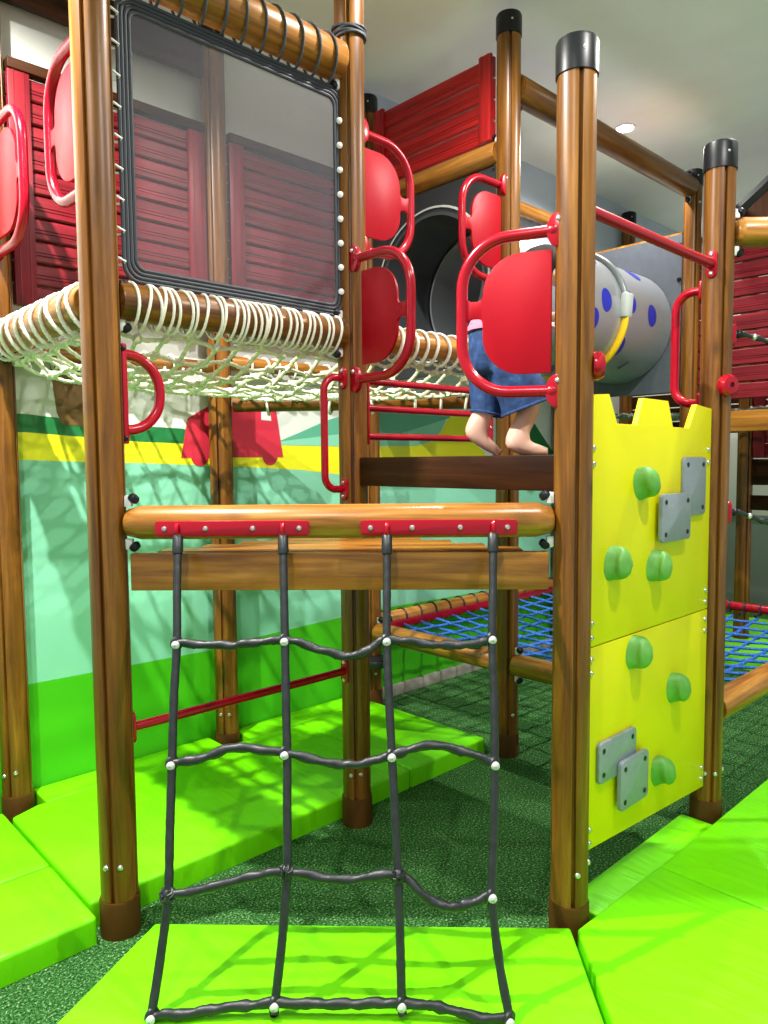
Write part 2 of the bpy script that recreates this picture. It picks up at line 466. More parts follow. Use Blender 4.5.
wall_shape('painted_meadow', [(1.36, 1.594), (1.6, 1.66), (1.89, 1.70), (2.18, 1.70), (2.5, 1.74), (2.80, 1.80), (2.74, 1.70), (2.62, 1.62), (2.5, 1.598), (1.89, 1.588)], 'p_mint', 0.0013)
wall_shape('painted_tree_trunk', [(.205, 2.2), (.225, 1.90), (.245, 1.72), (.268, 1.672), (.50, 1.66), (.53, 1.72), (.50, 1.9), (.49, 2.2)], 'p_brown', 0.0012)
wall_shape('painted_car', [(.831, 1.523), (.872, 1.72), (.90, 1.735), (1.0, 1.79), (1.40, 1.79), (1.443, 1.527)], 'p_red', 0.0018, ((.934, 1.53, .048), (1.357, 1.53, .048)))
wall_shape('painted_car_window', [(1.305, 1.725), (1.37, 1.722), (1.36, 1.775), (1.305, 1.775)], 'p_white', 0.0022)
wall_shape('painted_bush', [(3.12, 1.345), (3.26, 1.52), (3.46, 1.66), (3.7, 1.70), (3.95, 1.60), (4.25, 1.40), (4.3, 1.345)], 'p_teal', 0.0012)
wall_shape('painted_dark_hill', [(3.55, 1.345), (3.60, 1.70), (3.74, 1.83), (4.3, 1.345)], 'p_green', 0.0016)
# baseboard beyond the mats
b = MB(); b.box((4.45, WY - 0.012, 0.036), (5.05, 0.024, 0.072), bev=0.004); struct(b.build('baseboard_left', 'stone'))
b = MB()
for z0, z1, mi in ((0, .905, 1), (.905, CEIL, 0)): b.add([(BX, -3.4, z0), (BX, WY, z0), (BX, WY, z1), (BX, -3.4, z1)], [(0, 1, 2, 3)], mi)
wb = struct(b.build('wall_back', ['p_plain', 'p_greygreen'], angle=None))
b = MB()
for i in range(16): b.box((BX - .008, 0.95 - i * 0.28, 0.45), (0.016, 0.012, 0.86))
b.box((BX - .01, -1.1, 0.9), (0.02, 4.4, 0.03)); b.build('panel_moulding', 'p_greygreen', wb)

# ------------------------------------------------------------------ posts
R = 0.0575
def post_profile():
    pts = []; g = 0.0058; dep = 0.016
    for q in range(4):
        a0 = PI / 4 + q * PI / 2; da = g / R
        c = V((math.cos(a0), math.sin(a0)))
        t = V((-c.y, c.x))
        pts += [c * (R - .0006) - t * (g + .0015), c * (R - .004) - t * g * .9, c * (R - dep) - t * g * .6, c * (R - dep) + t * g * .6, c * (R - .004) + t * g * .9, c * (R - .0006) + t * (g + .0015)]
        n = 11; a1 = a0 + da * 1.6; a2 = a0 + PI / 2 - da * 1.6
        for i in range(n):
            a = a1 + (a2 - a1) * i / (n - 1); pts.append(V((math.cos(a), math.sin(a))) * R)
    return pts
PROF = post_profile()
def make_post(i, j, top, label, cap=True, bolts=(), red=()):
    x, y = i * s, j * s
    root = empty('wooden_post', (x, y, 0), label, 'post', 'round wooden posts of the climbing frame')
    m = MB(); zt = top - (0.03 if cap else 0)
    rings = [[V((p.x, p.y, z)) for p in PROF] for z in (0.02, zt * .33, zt * .66, zt)]
    m.loft(rings); m.build('shaft', 'post', root, W=Matrix.Translation((x, y, 0)), angle=50)
    W = Matrix.Translation((x, y, 0))
    m = MB(); m.lathe([(R + .001, 0.0), (R + .005, 0.0), (R + .005, .112), (R + .003, .119), (R - .001, .119)], seg=40); m.build('foot_sleeve', 'sleeve', root, W=W)
    if cap:
        m = MB(); rc = R + .0045
        m.lathe([(R - .001, top - .105), (rc, top - .105), (rc, top - .014), (rc - .004, top - .005), (rc - .014, top), (0.002, top + .001)], seg=40)
        c = m.build('end_cap', 'black', root, W=W)
        d = V((math.cos(math.radians(232)), math.sin(math.radians(232)), 0))
        bolt(V((x, y, top - .05)) + d * rc, d, c, r=.005, name='screw', h=.003)
    for az, z in bolts:
        d = V((math.cos(math.radians(az)), math.sin(math.radians(az)), 0))
        bolt(V((x, y, z)) + d * R, d, root, r=.0095)
    for az, z in red:
        d = V((math.cos(math.radians(az)), math.sin(math.radians(az)), 0))
        m = MB(); m.lathe([(.040, 0), (.043, .007), (.042, .022), (.033, .033), (.011, .037), (.010, .032), (.001, .032)], frame(V((x, y, z)) + d * (R - .004), d), 28)
        k = m.build('red_button_cap', 'red_metal', root); k['label'] = 'round red plastic cap'
        bolt(V((x, y, z)) + d * (R + .029), d, k, r=.008, mat='black', name='screw', h=.004)
    return root
FB = ((258, .23), (206, .225), (285, .19))
P1 = make_post(0, 0, 3.62, 'round wooden post nearest the camera, carrying the dark mesh screen and a red D-shaped handle', bolts=((252, .235), (206, .235)))
P2 = make_post(1, -1, 2.718, 'tall black-capped wooden post between the rope climbing net and the yellow climbing wall', bolts=((238, .225), (300, .245)), red=((306, 1.778),))
P3 = make_post(2, -1, 2.712, 'black-capped wooden post at the far edge of the yellow climbing wall', bolts=((236, .235), (196, .235), (300, .24)), red=((244, 1.781),))
P4 = make_post(1, 0, 3.62, 'wooden post at the back of the triangular deck, behind the rope climbing net', bolts=((206, .22), (246, .225)))
P5 = make_post(2, 0, 3.622, 'tall black-capped post beside the tunnel mouth, right of the slatted red panel', bolts=((250, .22),))
P7 = make_post(2, 1, 3.60, 'half-hidden black-capped post left of the slatted red panel, against the painted wall', bolts=((250, .22),))
P0 = make_post(0, 1, 3.62, 'wooden post at the left picture edge standing among lime mats', bolts=((250, .225), (200, .21)))
Pl = make_post(1, 1, 3.62, 'wooden post by the painted wall, in front of the red car', bolts=((250, .22), (205, .22)))
P6 = make_post(4, 0, 3.42, 'dark-capped post at the far end of the tunnel, behind the red handrail', bolts=((250, 3.20),))
Pd = make_post(4, 1, 3.40, 'post by the wall at the far tunnel end, behind the tall capped post')
Pf = make_post(5, 1, 3.617, 'small distant black-capped post above the grey tunnel end board')
Pe = make_post(5, 0, 3.3, 'dark wooden post below the far red boards, behind the blue net')
Pg = make_post(4, -1, 3.0, 'outer post carrying the far end of the red boards')

# ------------------------------------------------------------------ logs and brackets
def log_mesh(A, B, r, taper=0.0, mat='log', parent=None, name='log'):
    A, B = V(A), V(B); W = frame(A, B - A); L = (B - A).length
    m = MB()
    if taper: prof = [(r * .60, 0.0), (r * .80, .008), (r, taper), (r, L / 2), (r, L - taper), (r * .80, L - .008), (r * .60, L)]
    else: prof = [(r * .93, 0.0), (r, .006), (r, L / 2), (r, L - .006), (r * .93, L)]
    m.lathe(prof, seg=32)
    return m.build(name, mat, parent, W=W, angle=40)
def bracket(p, toward, up, parent):
    """white end bracket with a black bolt cover; p on the post surface"""
    t = V(toward).normalized(); up = V(up)
    m = MB(); W = frame(p, t, up)
    m.prism([(-.010, -.014), (.010, -.014), (.010, .014), (.006, .020), (-.006, .020), (-.010, .014)], -.006, .016, W, bev=.003)
    k = m.build('bracket', 'white', parent)
    k['label'] = 'white end bracket'
    m = MB(); m.lathe([(.013, 0), (.0175, .004), (.0175, .014), (.013, .022), (.002, .025)], frame(V(p) + t * .014 + up * .002, (t * .7 + up * .8)), 16)
    m.build('bolt_cover', 'black', k)
    return k
def log(A, B, r, label, taper=0, brk=(), mat='log', name='log_rail', group=None):
    A, B = V(A), V(B)
    root = empty(name, tuple(A.lerp(B, .5) - V((0, 0, r))), label, 'log rail', group)
    log_mesh(A, B, r, taper, mat, root)
    d = (B - A).normalized(); up = V((0, 0, 1))
    for end, sg in brk:
        P, t = (A, d) if end == 0 else (B, -d)
        bracket(P + t * .004 + up * sg * (r + .012), t, up * sg, root)
    return root
q = R / math.sqrt(2) + .002
e = R - .001
def uline(i0, i1, j, z): return (i0 * s + e, j * s, z), (i1 * s - e, j * s, z)
def vline(i, j0, j1, z):
    sg = 1 if j1 > j0 else -1
    return (i * s, j0 * s + sg * e, z), (i * s, j1 * s - sg * e, z)
front = log((q, -q, 1.316), (s - q, -s + q, 1.318), .0525, 'thick golden log with tapered ends across the top of the rope climbing net', taper=.05, brk=((0, 1), (0, -1), (1, 1), (1, -1)))

def wraps(root, A, B, r, ts, rope_r=.0055, mat='rope_white', tilt=.012, drop=0.012, twisted=False, name='rope_loop'):
    A, B = V(A), V(B); W = frame(A, B - A, (0, 0, 1)); L = (B - A).length
    for t in ts:
        m = MB()
        c = t * L; dl = random.uniform(-tilt, tilt); pts = []
        n = 22
        for k in range(n):
            a = 2 * PI * k / n
            rr = r + rope_r * .75
            y = rr * math.sin(a); x = rr * math.cos(a)
            if y < 0: y -= drop * (-math.sin(a)) ** 3
            pts.append(W @ V((x, y, c + dl * math.sin(a) + dl * .6 * math.cos(a))))
        if twisted: m.rope(pts, rope_r, .006, True)
        else: m.tube(pts, rope_r, 7, True)
        m.build(name, mat, root)
def spread(n, a=.03, b=.97, jit=.3):
    return [a + (b - a) * (i + random.uniform(-jit, jit)) / (n - 1) for i in range(n)]

# upper net deck: roll logs
A, B = uline(0, 1, 0, 2.0)
rollA = log(A, B, .058, 'rope-wrapped log along the bottom of the dark mesh screen', brk=((0, -1), (1, 1), (1, -1)), mat='post')
ts = []
t = .045
while t < .985:
    ts.append(t); t += random.choice((.022, .026, .05, .028, .05))
wraps(rollA, A, B, .058, ts, .0050, drop=.018)
A, B = vline(0, 0, 1, 1.995)
rollB = log(A, B, .060, 'rope-wrapped log of the net deck between the nearest post and the left edge post', brk=((1, -1),), mat='log')
wraps(rollB, A, B, .060, [.03 + i * .094 for i in range(11)], .0068, tilt=.03, drop=.02, twisted=True)
A, B = uline(1, 2, 0, 2.0)
rollC = log(A, B, .055, 'rope-wrapped log behind the raised deck in front of the tunnel mouth', mat='log')
wraps(rollC, A, B, .055, spread(13, .05, .96, .2), .0075, drop=.02)
A, B = V((s + .05, s - .05, 1.79)), V((2 * s - .05, .05, 1.795))
diag = log(A, B, .040, 'dark log under the far edge of the white rope net, hung with rope loops', mat='post')
wraps(diag, A, B, .040, [.13, .34, .38, .53, .70, .80, .9], .007, drop=.01)
A, B = uline(0, 1, 1, 1.965); log(A, B, .034, 'brown log along the wall under the red boards, left end of the net deck', mat='post')
A, B = uline(1, 2, 1, 2.0); wl = log(A, B, .036, 'pale orange log by the wall seen through the white net', mat='log'); wraps(wl, A, B, .036, spread(8, .1, .9), .006)
# top log of the screen
A, B = uline(0, 1, 0, 3.028)
topA = log(A, B, .072, 'log above the dark mesh screen, spirally laced with grey cord', mat='log', brk=((1, -1),))
W = frame(A, V(B) - V(A), (0, 0, 1)); L = (V(B) - V(A)).length
m = MB(); pts = []
turns = 11
for k in range(turns * 20 + 1):
    a = 2 * PI * k / 20; rr = .072 + .004
    y = rr * math.sin(a) - (.02 * max(0, -math.sin(a)) ** 4)
    pts.append(W @ V((rr * math.cos(a), y, .02 + (L - .05) * k / (turns * 20))))
m.tube(pts, .0052, 7); m.build('grey_lacing', 'rope_grey', topA)
m = MB()
for dz, tl in ((0, .012), (.011, -.004), (.022, .014), (.03, -.01)):
    m.tube([V((s + (R + .006) * math.cos(a), (R + .006) * math.sin(a), 3.125 + dz + tl * math.cos(a * 1 + 1))) for a in [2 * PI * k / 28 for k in range(28)]], .0055, 7, True)
tag(m.build('grey_cord_knot', 'rope_grey'), 'grey cord wound round the post at the corner of the mesh screen', 'cord')

A, B = uline(2, 4, 0, 3.30); log(A, B, .066, 'long high log running under the ceiling past the lamp', mat='post', brk=((0, -1), (1, 1), (1, -1)))
A, B = uline(2, 4, 1, 3.30); log(A, B, .050, 'pale high log by the blue wall above the tunnel', mat='log')
A, B = vline(2, 1, 0, 3.0); log(A, B, .055, 'light log under the slatted red panel above the tunnel mouth', mat='log', brk=((1, 1), (1, -1)))
dd = V((1, -1, 0)).normalized()
A = V((2 * s, -s, 2.375)) + dd * e; log(A, A + dd * 1.3, .056, 'mustard log leaving the far climbing wall post in front of the red boards', mat='log', brk=((0, 1), (0, -1)), taper=.03)
A, B = vline(2, 1, 0, .475); log(A, B, .055, 'sunlit low log at the blue net edge, seen beneath the triangular deck', mat='log', brk=((0, 1), (1, 1)))
A, B = vline(2, 0, -1, .475); log(A, B, .055, 'low log edging the blue net behind the tall capped post', mat='log', brk=((0, 1), (0, -1)))
A, B = uline(2, 4, -1, .475); log(A, B, .058, 'low log edging the blue net beyond the yellow climbing wall', mat='log')
A, B = uline(2, 4, 1, .52); lw = log(A, B, .05, 'low log by the wall with red strip and black lashings above blue net', mat='log')
m = MB(); m.box(((3 * s), s - .052, .495), (1.9, .012, .05), bev=.004); k = m.build('red_strip', 'red_metal', lw); k['label'] = 'red metal strip'
wraps(lw, A, B, .05, [.03 + i * .072 for i in range(14)], .006, 'rubber')

# ------------------------------------------------------------------ mesh screen
scr = empty('mesh_screen', (s / 2, 0, 2.05), 'dark see-through mesh screen with ribbed black border laced between two posts', 'mesh screen')
def rrect(x0, x1, z0, z1, r, n=6):
    P = []
    for cx, cz, a0 in ((x1 - r, z0 + r, -90), (x1 - r, z1 - r, 0), (x0 + r, z1 - r, 90), (x0 + r, z0 + r, 180)):
        for k in range(n + 1):
            a = math.radians(a0 + 90 * k / n); P.append((cx + r * math.cos(a), cz + r * math.sin(a)))
    return P
m = MB()
P = rrect(.10, .955, 2.09, 2.905, .03)
m.add([(x, 0.0, z) for x, z in P], [tuple(range(len(P)))])
m.build('mesh_fabric', 'screen', scr, angle=None)
m = MB()
for k in range(4):
    o = .004 + k * .0125
    P = rrect(.078 + o, .978 - o, 2.064 + o, 2.928 - o, .05 - o * .4)
    m.tube([(x, 0.0, z) for x, z in P], .0068, 8, True)
m.build('ribbed_border', 'webbing', scr)
for side, x, px, n in ((1, .975, s - R + .004, 8), (0, .075, R - .004, 9)):
    for k in range(n):
        z = 2.16 + k * .092 if side else 2.12 + k * .092
        m = MB()
        if side:
            m.lathe([(.010, 0), (.012, .003), (.012, .009), (.007, .013), (.001, .014)], frame((px - .006, -.006, z), (-.55, -.8, 0)), 14)
            m.tube([(px - .004, 0, z), (x - .01, -.008, z + .004)], .0035, 6)
        else:
            m.tube([(px, -.004, z + .012), (px + .006, -.010, z + .010), (x + .006, -.011, z + .002), (x + .004, .004, z - .006), (px, .006, z - .010)], .0040, 6)
        m.build('lace_knob' if side else 'lace_loop', 'white', scr)
for x, z, dx in ((.082, 2.052, -1), (.972, 2.052, 1), (.970, 2.925, 1)):
    m = MB(); m.lathe([(.011, 0), (.015, .004), (.015, .014), (.010, .02), (.001, .021)], frame((x + dx * .012, -.004, z), (-.3 * dx, -1, 0)), 14)
    m.build('corner_knob', 'black', scr)

# ------------------------------------------------------------------ rope net deck
net = empty('rope_net', (s * .8, s * .5, 1.8), 'knotted white rope net sagging between wrapped logs under the mesh screen', 'rope net')
def nz(u, v):
    d = min(u / 1.0, v / 1.0, (s - v) / 1.0 if u < s else 9)
    d2 = max(0.0, (2 * s - u - v)) / 1.414 if u > s * .6 else 9
    base = 1.80 + .135 * math.exp(-(max(0, d) / .16) ** 1.3)
    if d2 < .5: base = base + (1.815 - base) * math.exp(-(d2 / .15) ** 2)
    return base + .010 * math.sin(u * 23 + v * 17)
m = MB(); kn = MB(); st = .094
lo, hi = .045, s - .03
def inside(u, v): return 0.03 <= v <= s - .02 and u >= .03 and u + v <= 2 * s - .03
us = [.05 + i * st for i in range(21)]; vs_ = [.05 + i * st for i in range(11)]
def wob(u, v): return V((u + .016 * noise.noise(V((u * 9, v * 9, 1))), v + .016 * noise.noise(V((u * 9, v * 9, 7))), nz(u, v)))
for v0 in vs_:
    pts = [wob(us[0] + i * .023, v0) for i in range(90) if inside(us[0] + i * .023, v0)]
    if len(pts) > 2: m.rope(pts, .0076, .010, seg=6)
for u0 in us:
    pts = [wob(u0, vs_[0] + i * .023) for i in range(44) if inside(u0, vs_[0] + i * .023)]
    if len(pts) > 2: m.rope(pts, .0076, .010, seg=6)
    for v0 in vs_:
        if inside(u0, v0):
            c = wob(u0, v0)
            Mr = Matrix.Rotation(random.uniform(0, 3), 3, 'Z')
            kn.ball(c, .0172, 8, 6, (1.15, .95, .9), Mr)
            kn.tube([c + Mr @ V((.019 * math.cos(a), .012 * math.sin(a), .009 * math.sin(2 * a))) for a in [2 * PI * k / 10 for k in range(10)]], .0055, 5, True)
m.add(kn.v, kn.f); m.build('net_cords', 'rope_net', net)['kind'] = 'stuff'
# connections from the net up to the roll logs and hanging loops
m = MB()
for u0 in us:
    if u0 < 2 * s - .15 and abs(u0 - s) > .07:
        m.rope([wob(u0, .05), V((u0, .012, 1.945))], .0062, .010, seg=6)
    if u0 < s - .05: m.rope([wob(u0, vs_[-1]), V((u0, s - .028, 1.95))], .0062, .010, seg=6)
for v0 in vs_: m.rope([wob(.05, v0), V((.012, v0, 1.94))], .0062, .010, seg=6)
for (u0, v0) in ((.10, .93), (.22, .93), (.36, .93), (.5, .95), (.62, .95), (.75, .95)):
    c = V((u0, s, 1.965)); pts = [c + V((0, .046 * math.cos(a), .046 * math.sin(a) - (.02 if math.sin(a) < -.2 else 0))) for a in [2 * PI * k / 16 for k in range(16)]]
    m.rope(pts, .006, .008, True, seg=6)
m.build('edge_cords', 'rope_white', net)['kind'] = 'stuff'

# ------------------------------------------------------------------ rope climbing net at the front
VERT = [
[(0.131, -0.204, 1.279), (0.099, -0.25, 1.124), (0.071, -0.294, 0.977), (0.036, -0.334, 0.825), (0.002, -0.38, 0.665), (-0.033, -0.426, 0.501), (-0.065, -0.469, 0.35), (-0.107, -0.499, 0.204), (-0.152, -0.535, 0.098)],
[(0.356, -0.43, 1.277), (0.324, -0.475, 1.123), (0.296, -0.515, 0.985), (0.263, -0.561, 0.826), (0.236, -0.6, 0.691), (0.205, -0.639, 0.551), (0.173, -0.679, 0.405), (0.13, -0.712, 0.251), (0.087, -0.737, 0.115), (0.076, -0.748, 0.095)],
[(0.577, -0.652, 1.276), (0.539, -0.69, 1.122), (0.505, -0.724, 0.985), (0.47, -0.768, 0.826), (0.441, -0.808, 0.687), (0.411, -0.85, 0.541), (0.382, -0.89, 0.4), (0.349, -0.93, 0.254), (0.318, -0.966, 0.118), (0.311, -0.977, 0.095)],
[(0.802, -0.875, 1.28), (0.758, -0.91, 1.121), (0.72, -0.937, 0.99), (0.679, -0.977, 0.827), (0.637, -1.013, 0.668), (0.591, -1.047, 0.506), (0.546, -1.076, 0.357), (0.519, -1.12, 0.213), (0.496, -1.172, 0.098)]]
ROWS = [
[(0.071, -0.294, 0.977), (0.18, -0.406, 0.971), (0.296, -0.515, 0.985), (0.353, -0.583, 0.963), (0.409, -0.65, 0.942), (0.452, -0.688, 0.952), (0.505, -0.724, 0.985), (0.61, -0.836, 0.971), (0.681, -0.906, 0.974), (0.72, -0.937, 0.99)],
[(0.002, -0.38, 0.665), (0.06, -0.432, 0.675), (0.135, -0.494, 0.703), (0.232, -0.596, 0.691), (0.315, -0.692, 0.666), (0.373, -0.751, 0.664), (0.441, -0.808, 0.687), (0.522, -0.877, 0.712), (0.586, -0.949, 0.695), (0.637, -1.013, 0.668)],
[(-0.065, -0.469, 0.35), (-0.002, -0.526, 0.362), (0.09, -0.603, 0.39), (0.173, -0.679, 0.405), (0.269, -0.784, 0.388), (0.382, -0.89, 0.4), (0.42, -0.953, 0.351), (0.46, -1.004, 0.329), (0.5, -1.039, 0.338), (0.546, -1.076, 0.357)],
[(-0.15, -0.535, 0.097), (-0.098, -0.581, 0.097), (-0.018, -0.643, 0.104), (0.087, -0.737, 0.115), (0.187, -0.837, 0.114), (0.318, -0.966, 0.118), (0.384, -1.038, 0.111), (0.444, -1.119, 0.098), (0.495, -1.172, 0.097)]]
cn = empty('climbing_net', (.32, -.7, .09), 'black rope climbing net with white knobs hanging from the thick front log', 'climbing net')
nrm = V((-1, -1, -.35)).normalized()
def wrinkled(pts, r, seedv, amp=.10, freq=28, n=10):
    P = resample(spline(pts, n), .010)
    rs = [r * (1 + amp * (noise.noise(V((i * .010 * freq, seedv, 0))) + .6 * noise.noise(V((i * .010 * freq * 2.3, seedv, 5))))) for i in range(len(P))]
    return P, rs
for k, L in enumerate(VERT):
    P, rs = wrinkled(L, .0120, k * 3.1, .10)
    m = MB(); m.tube(P, rs, 12); m.build('upright_rope', 'rubber', cn)
for k, L in enumerate(ROWS):
    P, rs = wrinkled(L, .0125, 40 + k * 3.7, .22, 55)
    P = [p + V((0, 0, .004 * noise.noise(V((i * .25, k, 3))))) for i, p in enumerate(P)]
    m = MB(); m.tube(P, rs, 14, lobes=2, lobe=.10, twist=2 * PI / .085); m.build('cross_rope', 'rubber', cn)
node_idx = ((0, 2, 6, 9), (0, 3, 6, 9), (0, 3, 5, 9), (0, 3, 5, 8))
for k, L in enumerate(ROWS):
    for c, i in enumerate(node_idx[k]):
        p = V(L[i])
        if k == 2 and c in (0, 1, 2):      # bound with wire instead of a knob
            m = MB(); x, y, z = ortho(nrm)
            for w in range(6):
                a = random.uniform(0, PI); d = x * math.cos(a) + y * math.sin(a); d2 = x * -math.sin(a) + y * math.cos(a)
                m.tube([p + (d2 * .0190 * math.cos(t) + nrm * .0190 * math.sin(t)) + d * random.uniform(-.01, .01) for t in [2 * PI * j / 14 for j in range(14)]], .0040, 6, True)
            m.ball(p, .0185, 12, 8); m.build('wire_binding', 'rubber', cn); continue
        m = MB(); m.lathe([(.0105, .0), (.0120, .004), (.0120, .009), (.0085, .0135), (.004, .015), (.0035, .0125), (.0005, .0125)], frame(p + nrm * .0075, nrm), 16)
        o = m.build('white_knob', 'chrome', cn); o['label'] = 'pale round knob clamping the crossing ropes'
        m = MB(); m.tube([p + V((.0142 * math.cos(t), 0, 0)) * 1 + V((0, 0, .0142 * math.sin(t))) for t in [2 * PI * j / 14 for j in range(14)]], .007, 7, True); m.build('clamp_ring', 'rubber', cn)
fn = V((-1, -1, 0)).normalized(); ax = V((1, -1, 0)).normalized()
for (a0, a1, hooks) in ((.168, .636, (.168 + .055, .168 + .375)), (.790, 1.258, (.79 + .075, .79 + .392))):
    mid = (a0 + a1) / 2
    base = ax * mid + V((0, 0, 1.301))
    W = frame(base + fn * .044, fn, (0, 0, 1))
    m = MB(); Lh = (a1 - a0) / 2
    m.prism([(x, z) for x, z in rrect(-Lh, Lh, -.0235, .0235, .010, 4)], -.004, .0145, W, bev=.003)
    pl = m.build('hanger_plate', 'red_metal', cn); pl['label'] = 'red steel plate bolted to the front log'
    fr = W.to_3x3()
    for fx in (-Lh + .03, -Lh + .155, Lh - .17, Lh - .03):
        bolt(W @ V((fx, 0, .0145)), fn, pl, r=.0085)
for k, L in enumerate(VERT):
    p = V(L[0])
    m = MB(); m.tube(spline([p + V((0, 0, .035)) - nrm * .014, p + V((0, 0, .036)) + nrm * .006, p + V((0, 0, .02)) + nrm * .014, p + V((0, 0, -.004)) + nrm * .004, p + V((0, 0, -.012)) - nrm * .006], 6), .0065, 8)
    m.build('hook', 'red_metal', cn)
    m = MB(); m.lathe([(.0115, 0), (.0155, .006), (.0165, .05), (.0145, .06)], frame(p + V((0, 0, .004)) , V(L[1]) - p), 14); m.build('rope_ferrule', 'rubber', cn)

# ------------------------------------------------------------------ decks
def plank(m_parent, A, B, w, h, mat, name='plank', up=(0, 0, 1), bev=.004):
    A, B = V(A), V(B); W = frame(A, B - A, up); L = (B - A).length
    m = MB(); m.box((0, 0, L / 2), (w, h, L), bev=bev)
    return m.build(name, mat, m_parent, W=W)
tri = empty('triangular_deck', (.6, -.4, 1.10), 'low triangular wooden deck with a wide front plank behind the rope climbing net', 'deck')
off = fn * -.004
plank(tri, ax * (q * 1.42 + .012) + V((0, 0, 1.163)) + off, ax * (s * 1.4142 - q * 1.42 - .012) + V((0, 0, 1.163)) + off, .034, .116, 'plank', 'front_joist')
# floor boards parallel to the front, shrinking towards the back post
dep = s / math.sqrt(2); y0 = .021
nb = 6; bw = (dep - .075 - y0) / nb
for k in range(nb):
    c = y0 + (k + .5) * bw
    half = s / math.sqrt(2) - (c + bw / 2) - .02
    if c - bw / 2 < .075: half = min(half, s / math.sqrt(2) - .075)
    if half < .05: continue
    cen = ax * (s / math.sqrt(2)) - fn * c
    plank(tri, cen - ax * half + V((0, 0, 1.208)), cen + ax * half + V((0, 0, 1.208)), bw - .004, .03, 'plank', 'floor_board')
up_ = empty('raised_deck', (1.5 * s, -.5 * s, 1.40), 'raised square wooden deck with dark edge plank that the child stands on', 'deck')
plank(up_, (s, -R + .0, 1.459), (s, -s + R, 1.459), .036, .112, 'dark_wood', 'edge_plank')
for k in range(8):
    w = (s - .04) / 8; x = s + .022 + w * (k + .5)
    e0 = R + .004 if (k in (0, 7)) else .005
    plank(up_, (x, -e0, 1.498), (x, -s + (e0 if k in (0, 7) else .012), 1.498), w - .004, .034, 'dark_wood', 'floor_board')
for v0 in (-.03, -s + .07):
    plank(up_, (s + .08, v0 if v0 < -.5 else -.08, 1.44), (2 * s - .08, v0 if v0 < -.5 else -.08, 1.44), .034, .08, 'dark_wood', 'side_joist')

# red rungs between the decks
rg = empty('rung_barrier', (1.5 * s, 0, 1.58), 'red three-bar barrier between the child and the rope net', 'barrier')
for z in (1.823, 1.715, 1.600):
    m = MB(); m.cyl((s + .056, -.012, z), (1.865, -.012, z), .0145, 14); m.build('bar', 'red_metal', rg)
m = MB(); m.box((1.868, -.012, 1.705), (.045, .02, .29), bev=.006); p_ = m.build('end_plate', 'red_metal', rg)
for z in (1.655, 1.77): bolt((1.868, -.022, z), (0, -1, 0), p_, r=.008)
m = MB(); m.box((s + .062, -.012, 1.712), (.014, .03, .29), bev=.004); m.build('end_plate', 'red_metal', rg)

# ------------------------------------------------------------------ tubular rails and handles
def arc_path(pts, r, n=8):
    """polyline with rounded corners"""
    pts = [V(p) for p in pts]; out = [pts[0]]
    for i in range(1, len(pts) - 1):
        p, a, c = pts[i], pts[i - 1], pts[i + 1]
        d1 = (a - p).normalized(); d2 = (c - p).normalized()
        ang = d1.angle(d2); t = min(r / math.tan(ang / 2), (a - p).length * .98, (c - p).length * .98); rr = t * math.tan(ang / 2)
        cen = p + (d1 + d2).normalized() * (rr / math.sin(ang / 2))
        s0 = p + d1 * t - cen; s1 = p + d2 * t - cen
        tot = s0.angle(s1); axx = s0.cross(s1).normalized()
        for k in range(n + 1): out.append(cen + Matrix.Rotation(tot * k / n, 3, axx) @ s0)
    out.append(pts[-1]); return out
def guard(P, d, nrm_, z0, z1, ext, label, start=.05, tab=0.0, off=0.0, inner=R + .007):
    """tube loop with an infill panel; P on the post, d the way it reaches, nrm_ the flange side"""
    P, d, nv = V(P), V(d).normalized(), V(nrm_).normalized()
    P = P + nv * off
    root = empty('guard_panel', (P.x + d.x * .2, P.y + d.y * .2, z0), label, 'guard panel', 'red guard panels at the deck openings')
    at = lambda a, z: P + d * a + V((0, 0, z - P.z))
    path = arc_path([at(start, z1), at(ext, z1 - .005), at(ext, z0 + .005), at(start, z0)], .15, 10)
    m = MB(); m.tube(path, .0175, 14); m.build('tube_frame', 'red_metal', root)
    W = Matrix(((d.x, 0, -nv.x, P.x), (d.y, 0, -nv.y, P.y), (0, 1, 0, 0), (0, 0, 0, 1)))
    zm = (z0 + z1) / 2 + tab; H0, H1 = z0 + .055, z1 - .055; px = ext - .066; ri = .12
    poly = [(inner, H0), (inner, H1)]
    poly += [(px - ri + ri * math.sin(a), H1 - ri + ri * math.cos(a)) for a in [PI / 2 * k / 8 for k in range(9)]]
    tb = .026; fl = .016
    poly += [(px, zm + tb + fl)] + [(px + fl - fl * math.cos(a), zm + tb + fl - fl * math.sin(a)) for a in (PI / 6, PI / 3, PI / 2)] + [(ext - .016 - fl, zm + tb), (ext - .01, zm + tb + .012), (ext - .01, zm - tb - .012), (ext - .016 - fl, zm - tb)]
    poly += [(px + fl - fl * math.cos(a), zm - tb - fl + fl * math.sin(a)) for a in (PI / 2, PI / 3, PI / 6)] + [(px, zm - tb - fl)]
    poly += [(px - ri + ri * math.sin(a), H0 + ri - ri * math.cos(a)) for a in [PI / 2 - PI / 2 * k / 8 for k in range(9)]]
    m = MB(); m.prism(poly, -.006, .006, W, bev=.0015); m.build('infill_panel', 'red_panel', root)
    for z in (z0, z1):
        m = MB(); Wf = frame(at(start - .002, z) + nv * (.014 - off * .5), nv, (0, 0, 1))
        m.prism([(.032 * math.cos(a), .050 * math.sin(a)) for a in [2 * PI * k / 24 for k in range(24)]], -.010, .012, Wf, bev=.003)
        m.ball(at(start + .012, z), .021, 12, 8)
        fl_ = m.build('flange', 'red_metal', root)
        bolt(at(start - .006, z + .030) + nv * (.026 - off * .5), nv, fl_, r=.0085)
    return root
uo = s - R - .002
